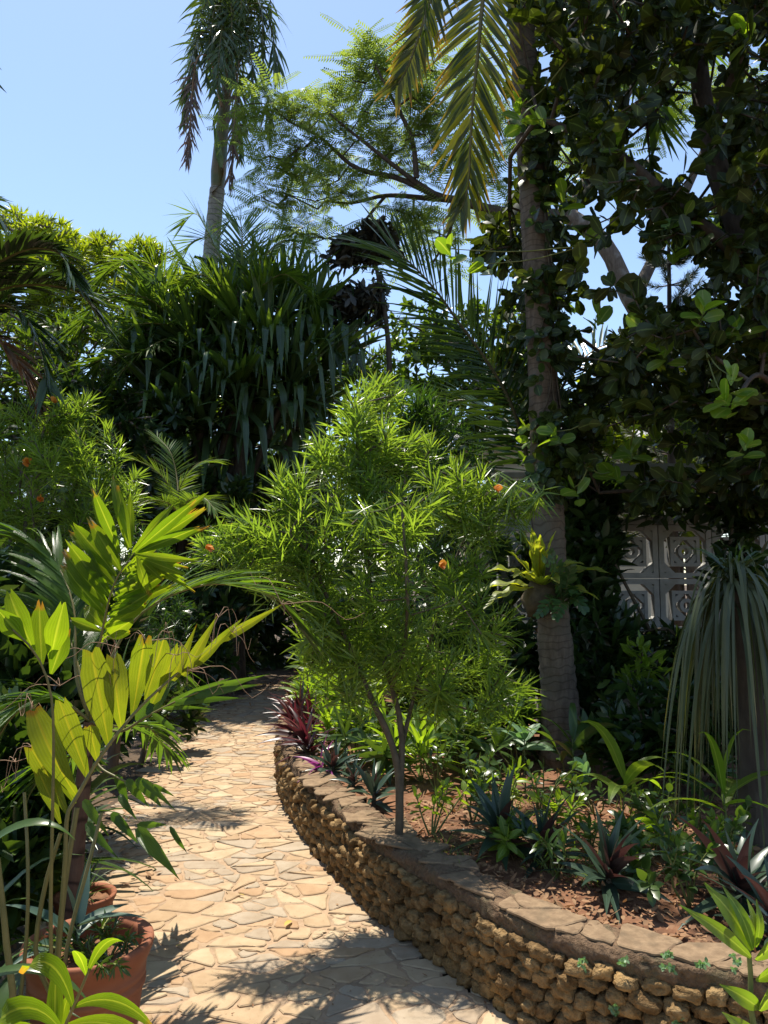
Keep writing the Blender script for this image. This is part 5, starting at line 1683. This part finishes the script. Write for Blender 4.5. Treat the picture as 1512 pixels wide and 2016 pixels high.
for (px, py, lab) in [(980, 1560, 'bushy green weed between the pale seedlings'), (1060, 1600, 'bushy green weed in the dappled light of the bed'), (1170, 1600, 'bushy weed left of the sunlit palm seedling'), (1330, 1650, 'fine leaved weed on the bare soil at the right'), (960, 1480, 'bushy weed in front of the dark shrub'), (1110, 1500, 'bushy weed at the foot of the coconut trunk'), (900, 1500, 'bushy weed right of the shrub stem'), (1020, 1520, 'bushy weed beside the broad pale seedling'), (940, 1570, 'bushy weed nearest the shaded rosettes'), (1240, 1600, 'bushy weed right of the sunlit palm seedling'), (860, 1560, 'bushy weed close behind the shrub stem'), (1100, 1655, 'bushy weed between the largest rosette and its left neighbour'), (1260, 1700, 'bushy weed right of the largest rosette'), (1340, 1725, 'bushy weed on the bare soil near the lit coping'), (1400, 1690, 'bushy weed below the ponytail like hanging leaves'), (1310, 1660, 'bushy weed in the sun patch of the bed'), (1000, 1635, 'bushy weed among the shaded rosettes'), (1160, 1690, 'bushy weed left behind the largest rosette'), (930, 1620, 'bushy weed near the coping in the shade'), (850, 1650, 'low weed at the coping just right of the shrub stem'), (1000, 1690, 'low weed against the shaded coping below the dark rosettes'), (1090, 1730, 'low weed at the coping left of the largest rosette'), (1275, 1775, 'low weed at the lit coping right of the largest rosette'), (1360, 1790, 'low weed at the lit coping near the bright palm seedling'), (1230, 1735, 'low weed tucked under the largest rosette'), (1420, 1740, 'low weed beneath the right hand rosette')]:
    seedling(lab, bedp(px, py), .14 + .2 * rng.random(), 'seedling' if px % 50 == 0 else 'under', .05 + .05 * rng.random(), .02 + .02 * rng.random(), 9, 'small bushy weeds', prof=pf_oval if px % 3 else pf_lance, ns=5, K=4, name='weed')
G4 = 'bushy weeds in the shade under the trees'
for (px, py, lab) in [(1210, 1520, 'shaded weed right of the coconut trunk'), (1290, 1540, 'shaded weed in front of the hanging leaves'), (1390, 1590, 'shaded weed below the hanging leaves'), (1000, 1450, 'shaded weed left of the coconut trunk'), (1240, 1460, 'shaded weed farther back right of the coconut trunk')]:
    seedling(lab, bedp(px, py), .26, 'under', .11, .035, 12, G4, prof=pf_lance, ns=5, K=4, name='weed')
# grass tufts: thin blades nobody could count
mb = MB()
n = 1500
q = np.array([bedp(px, py) for px, py in np.c_[rng.uniform(860, 1500, n), rng.uniform(1560, 1760, n)]])
k = inpoly(q[:, 0] - .15, q[:, 1] + .25, BEDP) & (np.sin(q[:, 0] * 9) + np.sin(q[:, 1] * 7 + 1) > .3)
q = q[k]
blades(mb, q, np.c_[.5 * rng.normal(size=(len(q), 2)), np.ones(len(q))], np.array([0, -1., .2]) + .5 * rng.normal(size=(len(q), 3)), .05 + .1 * rng.random(len(q)), .004, pf_leaflet, 'grass', K=4, droop=.8, cols=2)
tag(mb.build('grass'), 'thin pale grass sprouting from the red soil', 'grass', kind='stuff')

# bright seedling palm close to the camera at the right edge
fg = thing('palm_seedling', 'bright pleated palm seedling in front of the wall at the right edge', 'plant', (1.23, 2.3, 0))
mb = MB()
tube(mb, resample([np.array([1.2, 2.28, -.02]), P(1490, 2050, 2.3), P(1478, 1880, 2.32), P(1472, 1850, 2.32)], 8), np.linspace(.012, .007, 8), 'stem_green', n=6)
mb.build('stem', fg)
for (b, t, w_) in [((1478, 1885), (1345, 1768), 26), ((1480, 1870), (1392, 1730), 38), ((1482, 1870), (1425, 1735), 24), ((1484, 1865), (1470, 1760), 16), ((1488, 1865), (1488, 1765), 18), ((1488, 1890), (1540, 1810), 34), ((1488, 1930), (1560, 1860), 34),
                   ((1495, 1985), (1420, 1928), 30), ((1495, 1990), (1530, 1900), 36), ((1500, 2060), (1425, 1985), 30), ((1492, 1975), (1440, 1940), 18)]:
    mb = MB()
    blade_px(mb, b, t, w_, 'seedling', 2.3, 2.28 + .06 * rng.random(), bow=.1, prof=pf_lance, K=9, fold=.3, tipdroop=.12)
    mb.build('leaf', fg)

# little plants growing out of the wall
for (px, py, lab) in [(1145, 1900, 'tiny pale fern rooted in the wall face below the rosette'), (1318, 1880, 'tiny pale weed just below the coping'), (1328, 1912, 'tiny pale weed in a joint of the wall under the lit coping'), (1450, 1895, 'tiny pale weed in the wall beside the seedling'),
                      (1210, 1995, 'tiny pale weed low in the wall face'), (1378, 1900, 'tiny pale weed in the upper course of the wall'), (1232, 1890, 'tiny pale weed in the second course of the wall'), (1328, 2010, 'tiny pale weed near the bottom edge of the picture')]:
    # where the sight line meets the wall face
    best = None
    for s in np.linspace(0, 5, 300):
        c, n_ = wall_at(s, -.035)
        v = P(px, py, max(c[1], .5))
        e = abs(v[0] - c[0])
        if best is None or e < best[0]:
            best = (e, np.array([c[0], c[1], v[2]]), n_)
    p = best[1]
    t = thing('wall_weed', lab, 'weed', p, 'tiny weeds growing from the wall')
    mb = MB()
    ax = np.array([-best[2][0], -best[2][1], .5])
    whorl(mb, np.repeat((p + nrm(ax) * .015)[None], 4, 0) + .01 * rng.normal(size=(4, 3)), np.repeat(nrm(ax)[None], 4, 0), 5, .012, .3, 1.4, .016, .011, pf_oval, 'pale', K=3)
    mb.build('leaves', t)

# ------------------------------------------------------------------ pots and palms at the left edge
def pot(label, c, r, h, name='flower_pot'):
    root = thing(name, label, 'pot', (c[0], c[1], 0), 'terracotta pots')
    prof = [(.66, 0), (.70, .02), (.86, .66), (.865, .68), (.90, .69), (.905, .72), (.87, .735), (.875, .75), (.90, .76), (.905, .79), (.89, .80), (.93, .86), (.97, .9), (1.0, .93), (1.02, .97), (1.01, .995), (.97, 1.0), (.87, .985), (.84, .96), (.82, .84), (.3, .83)]
    n = 64
    th = np.linspace(0, 2 * np.pi, n, endpoint=False)
    V = np.array([[(c[0] + q * r * math.cos(t), c[1] + q * r * math.sin(t), z * h) for t in th] for q, z in prof])
    i, j = np.meshgrid(np.arange(len(prof) - 2), np.arange(n), indexing='ij')
    j2 = (j + 1) % n
    mb = MB()
    mb.add(V.reshape(-1, 3), np.stack([i * n + j, i * n + j2, (i + 1) * n + j2, (i + 1) * n + j], -1).reshape(-1, 4), 'terracotta')
    mb.build('body', root)
    mb = MB()
    X = [np.array([c[0], c[1], h * .87])]
    rr = np.linspace(0, .83 * r, 7)[1:]
    for q in rr:
        X += [np.array([c[0] + q * math.cos(t), c[1] + q * math.sin(t), h * .85 + .012 * rng.random()]) for t in th[::2]]
    X = np.array(X)
    m = n // 2
    f4, f3 = [], [(0, 1 + j, 1 + (j + 1) % m) for j in range(m)]
    for i in range(5):
        for j in range(m):
            f4.append((1 + i * m + j, 1 + (i + 1) * m + j, 1 + (i + 1) * m + (j + 1) % m, 1 + i * m + (j + 1) % m))
    mb.add(X, f3, 'soil')
    mb.add(X, f4, 'soil')
    mb.build('soil', root)
    return root


pc = np.array([-.955, 2.62])
pot('big ridged terracotta pot standing on the path in the left foreground', pc, .2, .455)
pot('smaller terracotta pot half hidden behind the brown ringed cane', (-1.3, 3.5), .13, .26)
seedling('fine leaved weeds sprouting in the big terracotta pot', (pc[0] + .07, pc[1] - .03, .385), .1, 'under', .045, .007, 22, None, prof=pf_linear, ns=14, K=3, name='weed', span=.09)
rosette('blue green succulent with pointed leaves growing in the big pot', (pc[0] - .06, pc[1] + .05, .39), 9, .26, .05, 'agave', None, name='succulent', a=(.5, 1.35), prof=pf_leaflet, droop=.5, fold=.4, up=(.35, -.1, 1))
rosette('spiky little plant growing in the smaller pot', (-1.3, 3.5, .21), 30, .16, .008, 'under', None, name='spiky_plant', a=(.1, 1.3), droop=.5)

# the clump at the very left front: canes, one great yellowing frond and young leaves
ca = thing('clumping_palm', 'palm with yellowing torn leaves glowing in the sun in the left foreground', 'palm', (-1.22, 2.45, 0))
for pts, r in [(((105, 2020, 2.4), (112, 1900, 2.4), (128, 1740, 2.42), (152, 1590, 2.45)), .011), (((95, 2020, 2.4), (70, 1880, 2.4), (90, 1740, 2.4), (120, 1640, 2.4)), .009), (((20, 2030, 2.3), (12, 1850, 2.3), (-5, 1690, 2.3)), .012),
               (((100, 2040, 2.45), (135, 1850, 2.5), (175, 1700, 2.55), (200, 1600, 2.6)), .008), (((30, 2040, 2.4), (52, 1850, 2.4), (55, 1700, 2.4), (48, 1560, 2.45)), .007)]:
    mb = MB()
    q = np.array(pp(*pts))
    q = np.vstack([[-1.22 + .05 * rng.normal(), 2.42 + .04 * rng.normal(), -.03], q])
    tube(mb, resample(q, 16), np.linspace(r, r * .7, 16), 'rachis', n=7, rough=.05)
    mb.build('cane', ca)
mb = MB()
rach = resample(np.array(pp((105, 2020, 2.4), (115, 1880, 2.4), (128, 1700, 2.4), (133, 1603, 2.4), (152, 1568, 2.41), (191, 1500, 2.43), (238, 1436, 2.46), (285, 1383, 2.5), (350, 1325, 2.55), (430, 1262, 2.6), (490, 1225, 2.65))), 40)
tube(mb, rach, np.linspace(.009, .003, 40), 'rachis', n=7)
CR = lambda x, y: (x / 3.78, 1230 + y / 3.78)
fy = [((505, 1410), (225, 905), 40, 2.40), ((575, 1280), (255, 640), 56, 2.42), ((655, 1140), (455, 600), 48, 2.44), ((725, 1020), (665, 740), 34, 2.46), ((810, 900), (690, 235), 62, 2.47), ((905, 780), (850, 250), 50, 2.49), ((985, 675), (1075, 125), 46, 2.51), ((1085, 560), (1215, 120), 42, 2.53),
      ((560, 1330), (330, 920), 34, 2.43), ((1180, 480), (1330, 170), 26, 2.55), ((450, 1480), (290, 1100), 30, 2.40)]
lf = []
for b, t, w_, d in fy:
    m2 = MB()
    blade_px(m2, CR(*b), CR(*t), w_ * .88, 'clump_yellow', d, d - .06 + .03 * rng.random(), bow=.05 * rng.normal(), K=12, fold=.12)
    lf.append(m2)
fr_ = mb.build('frond', ca)
fr_['label'] = 'long yellowing frond with torn brown tipped leaflets'
for m2 in lf:
    m2.build('leaflet', fr_)
m2 = MB()
for b, t, w_, d in [((360, 1330), (428, 1212), 22, 2.56), ((380, 1310), (455, 1240), 20, 2.57), ((410, 1280), (480, 1215), 16, 2.6), ((430, 1262), (555, 1190), 18, 2.62), ((340, 1340), (385, 1235), 20, 2.55), ((300, 1385), (345, 1290), 22, 2.55)]:
    blade_px(m2, b, t, w_, 'clump_yellow', d, d, bow=.03, prof=pf_leaflet, K=8, fold=.3)
m2.build('leaflet', fr_)
# dry threads at the torn tips
m2 = MB()
for (px, py) in [(66, 1396), (118, 1350), (63, 1470), (182, 1290), (235, 1275), (288, 1262), (330, 1245), (350, 1290), (430, 1215), (458, 1245), (555, 1190), (370, 1320), (30, 1500)]:
    for _ in range(4):
        p0 = P(px, py, 2.47)
        a = rng.normal(size=3) * np.array([.08, .04, .04])
        tube(m2, resample([p0, p0 + a * .6 + UP * .03 * rng.random(), p0 + a - UP * .08 * rng.random(), p0 + a * 1.3 - UP * .05 * rng.random()], 10), np.linspace(.0013, .0006, 10), 'spathe', n=4)
m2.build('dry_threads', fr_)

CQ = lambda x, y: (x / 3.78, 930 + y / 3.78)
def broad_frond(parent, rachis, leaves, mat, label=None, r=.007, crop=CQ, prof=pf_fan, extra=0, wk=1.0, **kw):
    mb = MB()
    c = resample(np.array(pp(*rachis)), 24)
    tube(mb, c, np.linspace(r, r * .35, 24), 'rachis', n=7)
    for b, t, w_, d in leaves:
        blade_px(mb, crop(*b), crop(*t), w_ * wk, mat, d, d + .05 * rng.normal(), bow=.05 + .05 * rng.normal(), K=9, fold=.2, prof=prof, **kw)
        for _ in range(extra):
            b2, t2 = crop(b[0] + 14 * rng.normal(), b[1] + 18 * rng.normal()), crop(t[0] + 55 * rng.normal(), t[1] + 45 * rng.normal())
            blade_px(mb, b2, t2, w_ * wk * .8, mat, d + .02 + .02 * rng.random(), d + .06 + .05 * rng.random(), bow=.05 + .06 * rng.normal(), K=9, fold=.25, prof=prof, **kw)
    o = mb.build('frond', parent)
    if label:
        o['label'] = label
    return o


broad_frond(ca, [(105, 2020, 2.4), (100, 1800, 2.35), (105, 1420, 2.3), (82, 1310, 2.28), (50, 1262, 2.26), (0, 1222, 2.25), (-40, 1205, 2.25)],
            [((190, 1250), (0, 1040), 34, 2.27), ((255, 1330), (60, 875), 34, 2.28), ((310, 1430), (292, 985), 34, 2.3), ((375, 1390), (470, 995), 36, 2.31), ((380, 1500), (495, 1180), 30, 2.32), ((100, 1190), (-60, 1010), 30, 2.26)], 'clump', wk=1.25)
c_ = resample(np.array(pp((95, 2120, 2.0), (120, 2040, 1.9), (150, 1970, 1.86), (177, 1905, 1.85))), 20)
mb = MB()
tube(mb, c_, np.linspace(.006, .003, 20), 'rachis', n=7)
for u, dx, dz, L, W, dr in [(.25, -.8, .75, .26, .05, 1.9), (.4, -.75, .85, .25, .055, 2.0), (.55, -.6, 1.0, .22, .05, 1.9), (.75, -.35, 1.1, .17, .04, 1.3), (.95, -.05, 1.1, .1, .022, .6), (.95, .3, .8, .13, .022, 1.0), (.3, -.1, 1.2, .17, .036, .3),
                             (.75, .8, .5, .2, .036, 1.1), (.6, .9, .4, .24, .045, 1.0), (.45, .9, .35, .26, .05, 1.0), (.35, .9, .15, .25, .05, .9), (.2, .6, .75, .24, .05, 1.0), (.1, .7, .9, .26, .055, 1.0), (.15, .8, .5, .22, .05, .8), (.12, -.85, .55, .24, .05, 1.6), (.2, .5, .9, .2, .04, .8), (.1, .2, 1.2, .16, .04, .4)]:
    blades(mb, c_[int(u * 19)], np.array([[dx, -.2 + .2 * rng.normal(), dz]]), np.array([.2, -.9, .25]), L * 1.1, W * 1.1, pf_fan, 'clump', K=12, droop=dr, p=1.2, fold=.22)
mb.build('frond', ca)
for pts in [((-40, 1680, 2.2), (0, 1640, 2.2), (40, 1620, 2.2), (80, 1650, 2.2)), ((-30, 1925, 2.1), (20, 1905, 2.1), (60, 1915, 2.1), (90, 1965, 2.1))]:
    mb = MB()
    q = np.array(pp(*pts))
    d_ = q[1] - q[0]
    blades(mb, q[0], d_[None], UP + np.array([0, -.5, 0]), .3, .028, pf_strap, 'under', K=10, droop=1.3, fold=.3)
    mb.build('leaflet', ca)

# second palm: brown ringed cane in the pot behind, bright fronds above it
cb = thing('cane_palm', 'palm on a brown ringed cane with bright backlit fronds, behind the foreground palm', 'palm', (-1.27, 3.1, 0))
mb = MB()
tube(mb, resample(np.array([(-1.29, 3.1, -.05)] + pp((135, 1840, 3.1), (148, 1700, 3.1), (158, 1600, 3.1), (168, 1500, 3.1), (178, 1420, 3.1))), 30), np.linspace(.04, .026, 30), 'bark_cane', n=12, rough=.04)
mb.build('cane', cb)
top = (178, 1420, 3.1)
broad_frond(cb, [top, (184, 1340, 3.0), (192, 1290, 2.95), (215, 1180, 2.88), (235, 1130, 2.85), (265, 1088, 2.85)],
            [((1005, 590), (1440, 225), 25, 2.85), ((1000, 600), (1490, 290), 22, 2.86), ((1000, 605), (1480, 410), 24, 2.87), ((1010, 605), (1440, 655), 16, 2.83), ((1010, 620), (1380, 765), 16, 2.82), ((1015, 625), (1200, 795), 13, 2.81), ((1020, 630), (1100, 885), 18, 2.78),
             ((895, 600), (700, 150), 26, 2.88), ((960, 560), (840, 60), 20, 2.88), ((975, 560), (880, 130), 20, 2.87), ((880, 640), (740, 210), 26, 2.9), ((890, 720), (685, 380), 34, 2.9), ((860, 760), (545, 385), 34, 2.92), ((850, 830), (545, 500), 34, 2.92), ((820, 930), (510, 530), 34, 2.93), ((800, 980), (490, 610), 34, 2.94), ((785, 1060), (475, 690), 34, 2.95),
             ((870, 850), (1235, 640), 28, 2.87), ((860, 900), (1240, 700), 28, 2.87), ((850, 950), (1220, 770), 30, 2.88), ((830, 1010), (1170, 830), 30, 2.89), ((815, 1080), (1110, 900), 30, 2.9), ((790, 1150), (1080, 980), 30, 2.92), ((920, 740), (1180, 600), 24, 2.86), ((760, 1250), (1000, 1090), 28, 2.94), ((770, 1150), (640, 1000), 30, 2.94)],
            'clump', 'upright bright frond glowing against the dark', extra=2, wk=.98)
frond('frond', cb, pp(top, (205, 1330, 3.1), (250, 1240, 3.15), (310, 1185, 3.2), (400, 1152, 3.3), (480, 1155, 3.4), (545, 1180, 3.5), (585, 1230, 3.55)), n=26, L=.34, W=.03, mat='clump_green', a0=38, a1=14, droop=.35, vee=.3, K=6, r=.008, start=.35, fold=.3, lp=[1, 1, 1, .9, .8])
broad_frond(cb, [top, (235, 1440, 3.0), (290, 1410, 2.95), (360, 1375, 2.9), (440, 1345, 2.9)],
            [((360, 1376), (520, 1322), 20, 2.9), ((370, 1372), (515, 1340), 16, 2.9), ((345, 1382), (482, 1368), 14, 2.88), ((330, 1390), (450, 1330), 18, 2.92), ((290, 1408), (345, 1330), 22, 2.95), ((270, 1420), (315, 1360), 22, 2.96), ((300, 1405), (360, 1445), 12, 2.9), ((320, 1395), (420, 1392), 8, 2.88)],
            'clump_green', crop=lambda x, y: (x, y), prof=pf_leaflet, tipdroop=.05)
frond('frond', cb, pp(top, (150, 1330, 3.1), (145, 1200, 3.2), (110, 1110, 3.3), (50, 1065, 3.3), (-20, 1050, 3.3)), n=24, L=.36, W=.03, mat='clump_green', a0=45, a1=20, droop=.6, vee=.15, K=6, r=.008, start=.35, fold=.3)
C7 = lambda x, y: (x / 2, 1400 + y / 2)
broad_frond(cb, [top, (190, 1500, 3.0), (230, 1530, 2.95), (270, 1545, 2.92), (310, 1540, 2.9)],
            [((540, 265), (640, 370), 20, 2.9), ((560, 270), (685, 372), 14, 2.9), ((500, 270), (585, 365), 18, 2.92), ((600, 290), (690, 330), 9, 2.88), ((460, 250), (510, 380), 16, 2.95), ((440, 400), (545, 510), 18, 2.9), ((540, 460), (705, 640), 26, 2.82), ((540, 470), (590, 560), 10, 2.84), ((670, 455), (735, 545), 10, 2.8), ((540, 450), (660, 440), 14, 2.84), ((340, 440), (460, 560), 18, 2.9), ((330, 350), (430, 480), 18, 2.95), ((470, 330), (540, 420), 14, 2.92)],
            'clump_green', crop=C7, prof=pf_leaflet, tipdroop=.08)
frond('frond', cb, pp(top, (160, 1480, 3.2), (110, 1500, 3.3), (60, 1560, 3.3), (40, 1640, 3.3)), n=24, L=.3, W=.03, mat='clump_green', a0=45, a1=20, droop=.7, vee=.15, K=6, r=.008, start=.3, fold=.3)
frond('frond', cb, pp(top, (230, 1430, 3.4), (290, 1430, 3.7), (330, 1480, 3.9)), n=20, L=.28, W=.028, mat='clump_green', a0=45, a1=20, droop=.7, vee=.15, K=6, r=.008, start=.3, fold=.3)
frond('frond', cb, pp(top, (130, 1385, 3.05), (80, 1375, 3.0), (25, 1410, 2.95), (-20, 1480, 2.95)), n=22, L=.32, W=.034, mat='clump_green', a0=50, a1=20, droop=.6, vee=.2, K=6, r=.008, start=.2, fold=.3)
frond('frond', cb, pp(top, (215, 1370, 3.2), (255, 1320, 3.25), (300, 1300, 3.3), (345, 1320, 3.35)), n=22, L=.28, W=.03, mat='clump_green', a0=50, a1=20, droop=.6, vee=.2, K=6, r=.008, start=.3, fold=.3)
frond('frond', cb, pp(top, (150, 1300, 3.2), (120, 1230, 3.3), (60, 1200, 3.3), (0, 1230, 3.3)), n=22, L=.34, W=.036, mat='clump_green', a0=50, a1=20, droop=.6, vee=.2, K=6, r=.008, start=.3, fold=.3)
GD = 'strap leaved plants in the dark behind the pots'
for (x, y, n, L, lab) in [(-1.75, 3.5, 26, .7, 'dark strap leaved plant behind the pots near the left edge'), (-1.8, 4.3, 26, .6, 'dark strap leaved plant at the edge of the path behind the cane'), (-1.95, 2.9, 24, .75, 'dark strap leaved plant at the left edge behind the yellowing frond'),
                          (-1.2, 2.35, 20, .42, 'dark strap leaved plant in front of the left side of the big pot'), (-1.45, 2.7, 24, .6, 'dark strap leaved plant between the big pot and the left edge'),
                          (-1.95, 5.0, 24, .5, 'strap leaved plant with sunlit tips at the left of the path')]:
    rosette(lab, (x, y, 0), n, L, .05, 'under', GD, name='strap_plant', a=(.15, 1.3), droop=1.0, K=9, span=.3)
